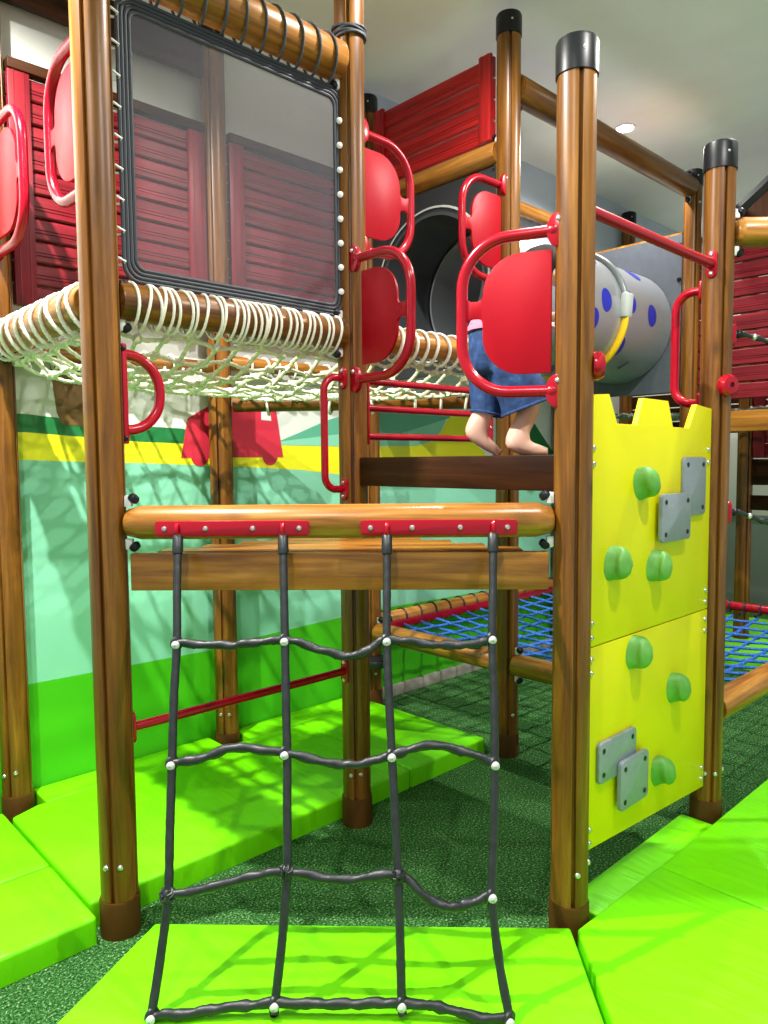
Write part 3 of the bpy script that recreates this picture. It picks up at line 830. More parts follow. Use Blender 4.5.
guard((s, -s, 0), (-.44, .90, 0), (-.90, -.44, 0), 1.706, 2.178, .340, 'big red guard panel on the tall capped post in front of the child', tab=.02, off=.022)
guard((s, 0, 0), (0, -1, 0), (-1, 0, 0), 1.82, 2.285, .350, 'dark red guard panel low on the back deck post, facing the child', off=.022, inner=R + .032)
guard((s, -.0, 0), (1, 0, 0), (0, -1, 0), 2.345, 2.80, .335, 'upper red guard panel on the back deck post, under the slatted red panel', start=.05)
guard((2 * s, 0, 0), (-1, 0, 0), (0, -1, 0), 2.36, 2.815, .345, 'small red guard panel on the tunnel mouth post', start=.05)
guard((0, 0, 0), (0, 1, 0), (-1, 0, 0), 2.34, 2.80, .36, 'pinkish red guard panel behind the nearest post', start=.05)
guard((0, s, 0), (0, -1, 0), (-1, 0, 0), 2.325, 2.815, .385, 'red guard panel on the left edge post beside the red boards', start=.05)

def handle(pts, r, flanges, label, rad=.06, plate=None):
    pts = [V(p) for p in pts]
    zz = min(p.z for p in pts)
    root = empty('grab_handle', (pts[0].x, pts[0].y, zz), label, 'grab handle', 'red grab handles on the posts')
    m = MB(); m.tube(arc_path(pts, rad, 8), r, 12); m.build('tube_grip', 'red_metal', root)
    if plate:
        m = MB(); m.box(*plate, bev=.005); pp = m.build('back_plate', 'red_metal', root)
        c, dm = V(plate[0]), V(plate[1])
        for sg in (1, -1): bolt(c + V((-dm.x * .2, -dm.y / 2, sg * (dm.z / 2 - .016))), (0, -1, 0), pp, r=.008, mat='black')
    for p, n_ in flanges:
        m = MB(); m.prism([(x, y) for x, y in rrect(-.019, .019, -.042, .042, .018, 5)], -.004, .009, frame(p, n_, (0, 0, 1)), bev=.002)
        f = m.build('flange', 'red_metal', root)
        for sg in (-1, 1): bolt(V(p) + V(n_) * .009 + V((0, 0, sg * .027)), n_, f, r=.007)
    return root
handle([(R + .012, -.004, 1.838), (.185, -.004, 1.838), (.185, -.004, 1.603), (R + .012, -.004, 1.603)], .0165, (), 'red D-shaped grab handle on the nearest post under the mesh screen', rad=.11, plate=((R + .006, -.004, 1.715), (.018, .036, .31)))
handle([(s - R + .005, 0, 1.828), (.866, 0, 1.828), (.866, 0, 1.390), (s - R + .005, 0, 1.390)], .0145, (((s - R - .001, -.012, 1.828), (-1, 0, 0)), ((s - R - .001, -.012, 1.390), (-1, 0, 0))), 'tall red grab handle on the back deck post beside the red car', rad=.055)
handle([(2 * s, -s + R - .005, 2.165), (2 * s, -.848, 2.165), (2 * s, -.848, 1.722), (2 * s, -s + R - .005, 1.722)], .017, (((2 * s, -s + R + .001, 2.165), (0, 1, 0)), ((2 * s, -s + R + .001, 1.722), (0, 1, 0))), 'tall red grab handle on the far post above the yellow climbing wall', rad=.07)
def rail(A, B, r, label, fl_n, name='handrail', dz=0.0):
    A, B = V(A), V(B)
    root = empty(name, tuple(A.lerp(B, .5)), label, 'handrail')
    m = MB(); m.cyl(A, B, r, 16); m.build('bar', 'red_metal', root)
    for p, n_ in ((A, fl_n[0]), (B, fl_n[1])):
        m = MB(); m.prism([(x, y) for x, y in rrect(-.021, .021, -.052, .052, .02, 5)], -.006, .007, frame(p, n_, (0, 0, 1)), bev=.002)
        f = m.build('flange', 'red_metal', root)
        for sg in (-1, 1): bolt(V(p) + V(n_) * .007 + V((0, 0, sg * .036)), n_, f, r=.009)
    return root
rail((s + R + .001, -s, 2.252), (2 * s - R - .001, -s, 2.246), .0185, 'red handrail between two capped posts above the yellow climbing wall', ((1, 0, 0), (-1, 0, 0)))
rail((R, 0, .652), (s - R, 0, .652), .0155, 'low red bar between the nearest post and the back deck post', ((1, 0, 0), (-1, 0, 0)), name='low_bar')

# ------------------------------------------------------------------ red board panels
def board_profile(h, t, grooves=2):
    """cross-section (x = depth, y = height) of a grooved board, front at -t/2"""
    P = [(t / 2, 0), (t / 2, h)]
    P += [(-t / 2 + .006, h), (-t / 2, h - .006)]
    for g in range(grooves):
        c = h * .48 - g * .013
        P += [(-t / 2, c + .0022), (-t / 2 + .003, c), (-t / 2, c - .0022)]
    P += [(-t / 2, .006), (-t / 2 + .006, 0)]
    return P
def board_panel(A, d, L, z0, z1, nrm_, n, label, battens=(True, True), rail_top=False, mat='red_wood', bw=.085):
    A, d, nv = V((A[0], A[1], 0)), V((d[0], d[1], 0)).normalized(), V(nrm_).normalized()
    root = empty('board_panel', (A.x + d.x * L / 2, A.y + d.y * L / 2, z0), label, 'board panel')
    h = (z1 - z0) / n
    for k in range(n):
        W = Matrix(((-nv.x, 0, d.x, A.x), (-nv.y, 0, d.y, A.y), (0, 1, 0, z0 + k * h), (0, 0, 0, 1)))
        m = MB(); m.prism(board_profile(h - .009, .022), 0, L, Matrix())
        m.build('board', mat, root, W=W, angle=20)
    for f, x in zip(battens, (bw / 2, L - bw / 2)):
        if not f: continue
        c = A + d * x + nv * .020
        W = frame(V((c.x, c.y, z0)), (0, 0, 1), nv)
        m = MB(); m.box((0, 0, (z1 - z0) / 2), (bw, .02, z1 - z0), bev=.003)
        for gx in (-.02, .02): m.box((gx, .0101, (z1 - z0) / 2), (.004, .004, z1 - z0))
        bt = m.build('batten', mat, root, W=W)
        for zz in (z0 + .03, z1 - .03): bolt(V((c.x, c.y, zz)) + nv * .011, nv, bt, r=.006, mat='silver', name='screw', h=.003)
    if rail_top:
        c0 = A + V((0, 0, z1 + .022)) + nv * .01; plank(root, c0, c0 + d * L, .055, .042, 'dark_wood', 'top_rail')
    return root
board_panel((R + .01, s), (1, 0), s - 2 * R - .02, 2.15, 3.075, (0, -1, 0), 10, 'dark red grooved boards by the left edge post, under the dark header plank', rail_top=True)
board_panel((s + R + .01, s), (1, 0), s - 2 * R - .02, 2.15, 3.075, (0, -1, 0), 10, 'dark red grooved boards seen through the mesh screen right of the far post', rail_top=True)
hp = empty('header_plank', (s / 2, s, 3.35), 'dark brown plank high above the red boards at the left', 'plank')
plank(hp, (R + .002, s, 3.43), (s - R - .002, s, 3.43), .04, .17, 'dark_wood', 'board')
board_panel((2 * s, s - R - .03), (0, -1), s - 2 * R - .06, 3.065, 3.475, (-1, 0, 0), 4, 'bright red slatted panel high above the tunnel mouth', battens=(True, True), bw=.075, mat='red_wood_lit')
board_panel((4 * s, -R - .005), (0, -1), s - 2 * R - .01, 1.885, 2.87, (-1, 0, 0), 9, 'faded red grooved boards of the far play house behind the mustard log', battens=(False, False))
# play house roof behind the boards
rf = empty('play_house_roof', (4.5 * s, -.5 * s, 2.84), 'dark pitched roof of the far play house above the red boards', 'roof')
for sg in (1, -1):
    # slopes from the eaves to the ridge at the middle of the bay
    e_ = V((0, -.5 * s + sg * (.5 * s - .05), 2.94)); rdg = V((0, -.5 * s, 3.272))
    d_ = (rdg - e_); nn = V((0, -d_.z, d_.y)).normalized()
    if nn.z < 0: nn = -nn
    m = MB(); x0, x1 = 4 * s + .03, 5 * s + .1
    vs2 = []
    for x in (x0, x1):
        for p in (e_, rdg):
            vs2 += [V((x, p.y, p.z)), V((x, p.y, p.z)) + nn * .03]
    m.add(vs2, [(0, 1, 3, 2), (4, 6, 7, 5), (0, 4, 5, 1), (2, 3, 7, 6), (1, 5, 7, 3), (0, 2, 6, 4)])
    m.build('roof_slope', 'roof', rf)
m = MB(); m.prism([(-.5 * s + .40, 2.90), (-.5 * s, 3.24), (-.5 * s - .40, 2.90)], 0, .03, Matrix(((0, 0, 1, 4 * s + .05), (1, 0, 0, 0), (0, 1, 0, 0), (0, 0, 0, 1)))); m.build('gable_board', 'dark_wood', rf)
lp = empty('floor_plank', (4 * s, -.5 * s, 1.67), 'brown plank under the far red boards beyond the climbing wall', 'plank')
plank(lp, (4 * s, -R, 1.742), (4 * s, -s + R, 1.742), .04, .135, 'plank', 'board')
# steps behind, in the bay beyond
for z, h, txt in ((1.392, .20, 'dark step board beyond the blue net, upper one under the play house'), (1.155, .115, 'dark step board beyond the blue net, lower one under the play house')):
    r_ = empty('step_board', (5 * s, -.5 * s, z - h / 2), txt, 'step')
    plank(r_, (5 * s, -R, z), (5 * s, -s, z), .04, h, 'dark_wood', 'board')
m = MB(); m.cyl((5 * s, -R + .004, 1.593), (5 * s, -s, 1.593), .017, 12)
tag(m.build('rung', 'red_metal'), 'dark red rung above the far step boards', 'rung')

board_panel((5 * s, s - R - .005), (0, -1), s - 2 * R - .01, 1.70, 2.85, (-1, 0, 0), 10, 'dark boards at the back of the far bay under the tunnel end', battens=(False, False), mat='dark_wood')
board_panel((5 * s, -R - .005), (0, -1), s - R, 1.50, 2.85, (-1, 0, 0), 12, 'red boards at the back of the far play house', battens=(True, False))
# dim net floor in the far bay
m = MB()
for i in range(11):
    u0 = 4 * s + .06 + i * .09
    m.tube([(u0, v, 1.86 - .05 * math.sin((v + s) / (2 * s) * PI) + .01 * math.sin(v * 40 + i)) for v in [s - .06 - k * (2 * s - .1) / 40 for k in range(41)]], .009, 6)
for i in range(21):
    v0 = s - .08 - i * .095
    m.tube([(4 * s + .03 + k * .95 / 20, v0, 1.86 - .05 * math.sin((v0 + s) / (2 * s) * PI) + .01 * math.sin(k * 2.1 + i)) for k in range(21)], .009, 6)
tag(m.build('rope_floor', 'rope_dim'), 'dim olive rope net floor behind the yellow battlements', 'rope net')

# ------------------------------------------------------------------ yellow climbing wall
cw = empty('climbing_wall', (1.53, -s, .18), 'bright yellow climbing wall with battlements, green holds and grey step plates', 'climbing wall')
CWY = -1.030
Wc = Matrix(((1, 0, 0, 0), (0, 0, -1, CWY), (0, 1, 0, 0), (0, 0, 0, 1)))   # local z points out towards -y
x0, x1 = 1.080, 1.962; zs = .908
top = [(x1, zs + .002), (x1, 1.692), (1.828, 1.703), (1.768, 1.613), (1.637, 1.613), (1.597, 1.704), (1.419, 1.705), (1.376, 1.614), (1.246, 1.614), (1.193, 1.706), (x0, 1.697), (x0, zs + .002)]
m = MB(); m.prism(top, -.022, 0, Wc, bev=.0025); m.build('upper_board', 'yellow', cw)
m = MB(); m.prism([(x0, .25), (x1, .185), (x1, zs - .002), (x0, zs - .002)], -.022, 0, Wc, bev=.0025); m.build('lower_board', 'yellow', cw)
for x in (1.102, 1.938):
    for z in (1.535, 1.485, .985, .94, .87, .825, .345, .30):
        zz = z - (.075 if x > 1.5 and z < .5 else 0) - (.03 if z < .5 and x < 1.5 else 0)
        bolt((x, CWY, zz), (0, -1, 0), cw, r=.010)
# holds: carved chunky grips
def hold(x, z, rot, k):
    m = MB(); seg, rings = 22, 8; vs2 = []; fs2 = []
    Wh = Matrix.Translation((x, CWY, z)) @ Matrix(((1, 0, 0, 0), (0, 0, -1, 0), (0, 1, 0, 0), (0, 0, 0, 1))) @ Matrix.Rotation(rot, 4, 'Z')
    for i in range(rings + 1):
        t = i / rings
        for j in range(seg):
            a = 2 * PI * j / seg
            ca, sa = math.cos(a), math.sin(a)
            rr = math.sqrt(max(0.0, 1 - (t * .985) ** 2.4)) * .92 + .08
            rx, ry = .044 * ca, .058 * sa
            # a concave scoop under and beside the grip leaves a ridge line
            sc = max(0.0, math.cos(a - PI * 1.10)) ** 1.2
            rr *= 1 - .50 * sc * math.sin(min(1, t * 1.5) * PI) ** 1.0 * (1 - t * .3)
            p = V((rx * rr + .014 * t, ry * rr + .020 * t * (1 - t) - .004 * t, .062 * t ** .85))
            p += V((.0025, .0025, .0025)) * noise.noise(V((rx * 30, ry * 30, k + t)))
            vs2.append(Wh @ p)
    for i in range(rings):
        for j in range(seg):
            j2 = (j + 1) % seg; fs2.append((i * seg + j, i * seg + j2, (i + 1) * seg + j2, (i + 1) * seg + j))
    fs2.append(tuple(reversed(range(seg)))); fs2.append(tuple(rings * seg + j for j in range(seg)))
    m.add(vs2, fs2)
    h = m.build('climbing_hold', 'hold', cw, angle=60); h['label'] = 'green moulded grip'
    n_ = (Wh.to_3x3() @ V((.55, .05, .85))).normalized()
    m = MB(); m.lathe([(.009, 0), (.009, .007), (.006, .0075)], frame(Wh @ V((.024, .002, .045)), n_), 12); m.build('fixing_screw', 'black', h)
for k, (x, z, r_) in enumerate([(1.398, 1.415, .35), (1.215, 1.165, -.30), (1.498, 1.128, -.5), (1.364, .845, -.3), (1.665, .655, .1), (1.556, .372, .2)]): hold(x, z, r_, k)
def grey_plate(x0, x1, z0, z1, t0, t1, label):
    m = MB(); m.prism(rrect(x0, x1, z0, z1, .018, 4), t0, t1, Wc, bev=.003)
    o = m.build('step_plate', 'grey', cw); o['label'] = label
    for x in (x0 + .028, x1 - .028):
        for z in (z0 + .028, z1 - .028):
            m = MB(); m.lathe([(.0085, 0), (.0085, .003), (.006, .0035)], frame((x, CWY - t1 + .001, z), (0, -1, 0)), 12); m.build('fixing_screw', 'black', o)
grey_plate(1.705, 1.892, 1.288, 1.506, 0.0, .014, 'grey rounded plate, tall one of the upper pair')
grey_plate(1.504, 1.730, 1.207, 1.377, .0141, .030, 'grey rounded plate, square one of the upper pair')
grey_plate(1.135, 1.378, .453, .588, 0.0, .014, 'grey rounded plate, wide one of the lower pair')
grey_plate(1.247, 1.437, .330, .499, .0141, .030, 'grey rounded plate, square one of the lower pair')

# ------------------------------------------------------------------ tunnel
tn = empty('play_tunnel', (3 * s, .5 * s, 2.0), 'silver crawl tunnel with blue dots and dark end boards behind the yellow wall', 'tunnel')
cy, cz, TR = .5 * s, 2.437, .392
Wt = Matrix(((0, 0, 1, 0), (1, 0, 0, cy), (0, 1, 0, cz), (0, 0, 0, 1)))      # local z along +x
def ring_tube(xa, xb, ro, ri, mat, name, seg=56):
    m = MB(); m.lathe([(ri, xa), (ro, xa), (ro, xb), (ri, xb), (ri, xa + .0005)], Wt, seg); 
    m.f = [f for f in m.f if len(f) == 4]; m.mi = m.mi[:len(m.f)]
    return m.build(name, mat, tn)
ring_tube(2 * s + .03, 3.37, TR, TR - .012, 'silver_tube', 'tunnel_section')
ring_tube(3.37, 4 * s - .03, TR - .004, TR - .016, 'silver_tube', 'tunnel_section')
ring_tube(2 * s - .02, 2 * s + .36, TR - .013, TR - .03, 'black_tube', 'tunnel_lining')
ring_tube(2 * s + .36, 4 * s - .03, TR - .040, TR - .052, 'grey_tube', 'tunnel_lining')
def end_board(x, mat, name, hole, t=.03):
    m = MB(); n = 48; y0_, y1_, z0_, z1_ = R + .004, s - R - .004, 1.96, 2.94 if x < 3 else 3.02
    W_ = Matrix(((0, 0, 1, x - t / 2), (1, 0, 0, 0), (0, 1, 0, 0), (0, 0, 0, 1)))
    # square with a round hole: quads between the hole ring and the square outline
    ang = [2 * PI * k / n + PI / 4 for k in range(n)]
    inn = []; out = []
    for a in ang:
        c_, s_ = math.cos(a), math.sin(a)
        inn.append((cy + hole * c_, cz + hole * s_))
        tx = ((y1_ - cy) if c_ > 0 else (y0_ - cy)) / c_ if abs(c_) > 1e-6 else 9e9
        tz = ((z1_ - cz) if s_ > 0 else (z0_ - cz)) / s_ if abs(s_) > 1e-6 else 9e9
        k_ = min(tx, tz); out.append((cy + k_ * c_, cz + k_ * s_))
    for corner in ((y0_, z0_), (y0_, z1_), (y1_, z0_), (y1_, z1_)):
        i = min(range(n), key=lambda i: (out[i][0] - corner[0]) ** 2 + (out[i][1] - corner[1]) ** 2); out[i] = corner
    vs2 = []
    for z in (0, t): vs2 += [W_ @ V((p[0], p[1], z)) for p in inn] + [W_ @ V((p[0], p[1], z)) for p in out]
    fs2 = []
    for k in range(n):
        k2 = (k + 1) % n
        fs2 += [(k, k2, n + k2, n + k), (2 * n + k, 3 * n + k, 3 * n + k2, 2 * n + k2), (n + k, n + k2, 3 * n + k2, 3 * n + k), (k, 2 * n + k, 2 * n + k2, k2)]
    m.add(vs2, fs2); return m.build(name, mat, tn)
fb = end_board(2 * s, 'plate_dark', 'mouth_board', TR - .013)
bb = end_board(4 * s, 'plate', 'far_board', TR - .02)
m = MB(); m.box((4 * s, cy, 3.026), (.028, s - 2 * R - .02, .012)); m.build('board_edge', 'log', tn)
m = MB(); m.box((4 * s - .0152, .095, 2.415), (.002, .065, .004)); m.build('board_seam', 'plate_dark', bb)
for z in (2.95, 2.72, 2.35, 2.2, 2.05): bolt((4 * s - .015, R + .022, z), (-1, 0, 0), bb, r=.016, mat='black', h=.012)
m = MB(); m.lathe([(TR + .008, 0), (TR + .018, 0), (TR + .020, .006), (TR + .010, .008)], Wt @ Matrix.Translation((0, 0, 2 * s - .022)), 56)
m.f = [f for f in m.f if len(f) == 4]; m.mi = m.mi[:len(m.f)]; k = m.build('mouth_rim', 'clamp', tn); k['label'] = 'pale thin rim round the tunnel mouth'
# ring joint: grey hose over the top, yellow hose below, clamp between
def ring_arc(x, r, a0, a1, rr, mat, name):
    m = MB(); n = 40
    m.tube([Wt @ V((r * math.cos(a0 + (a1 - a0) * k / n), r * math.sin(a0 + (a1 - a0) * k / n), x)) for k in range(n + 1)], rr, 12)
    return m.build(name, mat, tn)
ac = 3.09
ring_arc(3.37, TR + .012, 0.0, ac - .10, .022, 'hose_grey', 'grey_hose')
ring_arc(3.37, TR + .012, ac + .10, 2 * PI - .02, .024, 'yellow_hose', 'yellow_hose')
c = Wt @ V(((TR + .016) * math.cos(ac), (TR + .016) * math.sin(ac), 3.37))
m = MB(); m.box(c, (.085, .055, .155), Matrix.Rotation(0.08, 3, 'X'), bev=.018); m.build('hose_clamp', 'clamp', tn)
# painted dots wrapped on the tube
def dot(a, x, ra, rx, r):
    m = MB(); n = 28; cen = [Wt @ V((r * math.cos(a), r * math.sin(a), x))]; vs2 = [cen[0]]
    for rad in (.5, 1.0):
        for k in range(n):
            t = 2 * PI * k / n; aa = a + rad * ra / r * math.sin(t); vs2.append(Wt @ V((r * math.cos(aa), r * math.sin(aa), x + rad * rx * math.cos(t))))
    fs2 = [(0, 1 + k, 1 + (k + 1) % n) for k in range(n)] + [(1 + k, 1 + n + k, 1 + n + (k + 1) % n, 1 + (k + 1) % n) for k in range(n)]
    m.add(vs2, fs2); return m.build('blue_dot', 'blue', tn)
for a, x in ((3.07, 3.16), (-2.87, 3.03), (3.12, 3.745), (2.99, 3.475), (-2.54, 3.43), (2.25, 3.74), (2.2, 3.2), (-2.3, 2.6), (2.9, 2.6), (2.6, 2.85), (-1.9, 3.0)):
    dot(a, x, .072, .058, (TR if x < 3.37 else TR - .004) + .0015)
m = MB(); m.tube([Wt @ V(((TR + .01) * math.cos(a), (TR + .01) * math.sin(a), 3.62 - .25 * (a - 4.05))) for a in (3.95, 4.0, 4.06, 4.12)], .007, 8); m.build('lower_handle', 'black', tn)

# ------------------------------------------------------------------ blue net
bn = empty('blue_net', (3 * s, 0, .40), 'blue rope net stretched low over the turf beneath the tunnel', 'rope net')
m = MB(); kb = MB()
def bz(u, v):
    a = (u - 2 * s) / (2 * s); c_ = (v + s) / (2 * s)
    return .485 - .085 * (max(0, math.sin(PI * a)) * max(0, math.sin(PI * c_))) ** .6
st = .150
un = int((2 * s - .1) / st); 
ug = [2 * s + .07 + i * st for i in range(un + 1)]; vg = [-s + .07 + i * st for i in range(un + 1)]
for v0 in vg: m.tube([(2 * s + .05 + k * (2 * s - .1) / 40, v0 + .006 * math.sin(k * 1.9 + v0 * 30), bz(2 * s + .05 + k * (2 * s - .1) / 40, v0)) for k in range(41)], .0085, 6)
for u0 in ug: m.tube([(u0 + .006 * math.sin(k * 2.3 + u0 * 30), -s + .05 + k * (2 * s - .1) / 40, bz(u0, -s + .05 + k * (2 * s - .1) / 40) + .008) for k in range(41)], .0085, 6)
for u0 in ug:
    for v0 in vg: kb.ball((u0, v0, bz(u0, v0) + .004), .0155, 7, 5)
m.add(kb.v, kb.f); m.build('net_cords', 'rope_blue', bn)['kind'] = 'stuff'
rb = empty('edge_bar', (4 * s, 0, .49), 'red bar along the far edge of the blue net', 'bar')
m = MB(); m.cyl((4 * s, -R, .522), (4 * s, -s + R, .522), .030, 16); m.cyl((4 * s, R, .522), (4 * s, s - R, .522), .030, 16); m.build('bar', 'red_metal', rb)
m = MB()
for i in range(9):
    for v0 in (-.12 - i * .095, .12 + i * .095):
        m.tube([(4 * s + .034 * math.cos(a), v0, .518 + .034 * math.sin(a)) for a in [2 * PI * k / 12 for k in range(12)]], .007, 6, True)
        m.tube([(4 * s - .03, v0, .50), (4 * s - .07, v0 + .01, .485)], .009, 6)
m.build('net_links', 'rubber', rb)
# round black step plate
dc = V((2 * s - .055, s - .095, 0))
sd = empty('step_disc', (dc.x, dc.y, .28), 'round black rubber step disc fixed low on the post by the painted wall', 'step')
m = MB(); m.lathe([(.05, .285), (.085, .290), (.092, .300), (.092, .322), (.086, .332), (.01, .335)], Matrix.Translation(dc), 32); m.build('disc', 'rubber', sd)
m = MB(); m.cyl(dc + V((.01, .02, .30)), (2 * s - .028, s - .050, .30), .018, 12); m.build('arm', 'black', sd)

# ropes with beads on the right
for z, dz, lb in ((1.985, -.055, 'black rope with silver beads tied to the far post above, across the red boards'), (1.285, -.075, 'black rope with silver beads tied to the far post below, above the blue net')):
    A = V((2 * s, -s, z)) + dd * (R + .002)
    rt_ = empty('beaded_rope', tuple(A), lb, 'rope')
    m = MB(); m.prism(rrect(-.018, .018, -.045, .045, .016, 4), -.006, .010, frame(A, dd, (0, 0, 1)), bev=.002); m.build('anchor_plate', 'red_metal', rt_)
    pts = spline([A + dd * .01, A + dd * .05 + V((0, 0, -.002)), A + dd * .16 + V((0, 0, dz * .6)), A + dd * .30 + V((0, 0, dz * 1.3)), A + dd * .6 + V((0, 0, dz * 1.8)), A + dd * 1.1 + V((0, 0, dz * 1.4))], 10)
    P, rs = [], []
    P = resample(pts, .008); rs = [.010 * (1 + .25 * math.sin(i * .9)) for i in range(len(P))]
    m = MB(); m.tube(P, rs, 10); m.build('rope', 'rubber', rt_)
    m = MB(); m.ball(A + dd * .028, .017, 12, 8); m.build('end_ball', 'black', rt_)
    for i in (14, 30, 46):
        m = MB(); m.ball(P[i], .0125, 10, 8); m.build('bead', 'silver', rt_)

# ------------------------------------------------------------------ lime floor mats
def soft_mat(poly, z, label, bev=.014, z0=.0005, h=.08):
    cx = sum(p[0] for p in poly) / len(poly); cy_ = sum(p[1] for p in poly) / len(poly)
    m = MB(); W_ = Matrix.Translation((cx, cy_, 0))
    bm = bmesh.new()
    vv = [bm.verts.new((p[0] - cx, p[1] - cy_, z0)) for p in poly]
    f = bm.faces.new(vv); bm.normal_update()
    if f.normal.z > 0: f.normal_flip()
    r = bmesh.ops.extrude_face_region(bm, geom=[f]); tv = [g for g in r['geom'] if isinstance(g, bmesh.types.BMVert)]
    for t in tv: t.co.z = z
    ts_ = set(tv); ed = [e for e in bm.edges if (e.verts[0] in ts_) or (e.verts[1] in ts_)]
    bmesh.ops.bevel(bm, geom=ed, offset=bev, segments=3, affect='EDGES', profile=0.6)
    bm.verts.index_update()
    m.add([q_.co.copy() for q_ in bm.verts], [tuple(q_.index for q_ in g.verts) for g in bm.faces]); bm.free()
    return tag(m.build('floor_mat', 'mat', W=W_, angle=60), label, 'mat', 'lime green floor mats')
soft_mat([(.040, -.160), (.944, -1.064), (.45, -1.560), (-.59, -.513)], .08, 'lime mat lying under the foot of the black rope climbing net', bev=.012)
soft_mat([(.950, -1.084), (1.457, -1.092), (1.457, -2.7), (-.655, -2.7)], .08, 'large lime mat before the near half of the yellow climbing wall', bev=.010)
soft_mat([(1.462, -1.098), (3.3, -1.098), (3.3, -2.7), (1.462, -2.7)], .08, 'lime mat running away past the far end of the yellow climbing wall', bev=.008)
soft_mat([(1.10, -.945), (1.955, -.945), (1.955, -1.088), (1.10, -1.088)], .045, 'narrow low lime mat strip directly under the yellow climbing wall', bev=.006)
zf = .09
soft_mat([(-.07, .066), (1.394, .066), (1.394, .905), (.04, .905), (-.07, .86)], zf, 'long lime mat behind the nearest post, striped by net shadows')
soft_mat([(1.400, .066), (1.94, .066), (1.92, .905), (1.400, .905)], zf, 'short lime mat at the far end of the shadow-striped mat')
soft_mat([(.08, .912), (.94, .912), (.94, WY - .004), (.08, WY - .004)], zf - .004, 'narrow lime mat strip along the foot of the painted wall', bev=.008)
soft_mat([(1.088, .912), (1.90, .912), (1.90, WY - .004), (1.088, WY - .004)], zf - .004, 'narrow lime mat strip along the wall beyond the car post', bev=.008)
soft_mat([(-1.15, -.02), (-.082, -.02), (-.082, .385), (-1.15, .385)], zf, 'front lime mat at the left picture edge beside the nearest post')
soft_mat([(-1.15, .392), (-.082, .392), (-.082, .93), (-1.15, .93)], zf, 'rear lime mat at the left picture edge before the left edge post')

soft_mat([(4.45, -.55), (5.9, -.55), (5.9, .55), (4.45, .55)], .08, 'distant lime mat seen through the blue net beyond the climbing wall')
# ------------------------------------------------------------------ ceiling lamp
lm = empty('ceiling_lamp', (3.694, .306, CEIL - .02), 'small round bright lamp set in the ceiling behind the high log', 'ceiling lamp')
m = MB(); m.lathe([(.052, 0), (.07, -.004), (.072, .0), (.07, .004)], Matrix.Translation((3.694, .306, CEIL - .004)), 28); m.build('trim_ring', 'white', lm)
m = MB(); m.lathe([(.050, -.003), (.050, -.001)], Matrix.Translation((3.694, .306, CEIL - .004)), 24); m.build('bulb', 'lamp', lm)

# ------------------------------------------------------------------ child
ch = empty('person', (1.25, -.62, 1.515), 'barefoot small child in blue denim shorts and pink top stepping along the raised deck', 'person')
Fv = V((.727, -.687, 0)).normalized(); Lv = V((.687, .727, 0)).normalized(); Pc = V((1.25, -.62, 0))
def cp(f, l, z): return Pc + Fv * f + Lv * l + V((0, 0, z))
def skin_obj(name, verts, edges, radii, mat, parent, lv=2):
    o_ = parent_origin(parent)
    me = bpy.data.meshes.new(name); me.from_pydata([tuple(V(p) - o_) for p in verts], edges, [])
    o = bpy.data.objects.new(name, me); COL.objects.link(o); o.parent = parent
    sk = o.modifiers.new('skin', 'SKIN'); sk.use_smooth_shade = True
    for i, r in enumerate(radii):
        d = me.skin_vertices[0].data[i]; d.radius = r if isinstance(r, tuple) else (r, r); d.use_root = (i == 0)
    sb = o.modifiers.new('sub', 'SUBSURF'); sb.levels = lv; sb.render_levels = lv
    me.materials.append(M[mat]); o['_w'] = list(o_)
    return o
bv, be, br = [], [], []
def bp(p, r, parent=None):
    bv.append(p); br.append(r); i = len(bv) - 1
    if parent is not None: be.append((parent, i))
    return i
pel = bp(cp(-.07, 0, 1.875), .072)
wai = bp(cp(-.078, 0, 1.955), .068, pel); che = bp(cp(.005, 0, 2.035), .074, wai); sh_ = bp(cp(.055, 0, 2.085), .055, che)
nk = bp(cp(.078, 0, 2.112), .030, sh_); hd0 = bp(cp(.092, 0, 2.145), .058, nk); hd = bp(cp(.105, 0, 2.175), .072, hd0); hd2 = bp(cp(.100, 0, 2.210), .048, hd)
ns = bp(cp(.186, 0, 2.155), .009, hd)
for sg in (1, -1):
    bp(cp(.090, sg * .080, 2.17), .012, hd)
# legs: the far leg carries the weight behind on its toes, the near leg stands flat in front
for sg, J in ((1, [(-.078, .045, 1.845, .058), (-.085, .045, 1.77, .048), (-.088, .045, 1.705, .038), (-.115, .043, 1.66, .040), (-.148, .042, 1.605, .029)]),
              (-1, [(-.045, -.045, 1.845, .058), (.015, -.045, 1.775, .050), (.058, -.045, 1.712, .039), (.034, -.045, 1.65, .041), (-.006, -.045, 1.583, .028)])):
    par = pel
    for (f, l, z, r) in J: par = bp(cp(f, l, z), r, par)
    ank = par
    if sg == 1:
        bp(cp(-.168, .042, 1.578), .032, ank)                          # raised heel
        mid = bp(cp(-.118, .042, 1.570), (.032, .026), ank); ball_ = bp(cp(-.078, .042, 1.545), (.034, .021), mid)
        for l_, f_ in ((-.016, -.042), (-.006, -.040), (.003, -.043), (.011, -.047), (.018, -.052)): bp(cp(f_, .042 - l_ * 1.0, 1.527), .0135 if l_ > -.01 else .0155, ball_)
    else:
        bp(cp(-.030, -.045, 1.534), .034, ank)                        # heel on the boards
        mid = bp(cp(.028, -.045, 1.538), (.036, .032), ank); ball_ = bp(cp(.068, -.045, 1.533), (.040, .025), mid)
        for l_, f_ in ((-.018, .110), (-.007, .112), (.003, .109), (.012, .104), (.020, .098)): bp(cp(f_, -.045 + l_, 1.527), .0135 if l_ > -.01 else .0155, ball_)
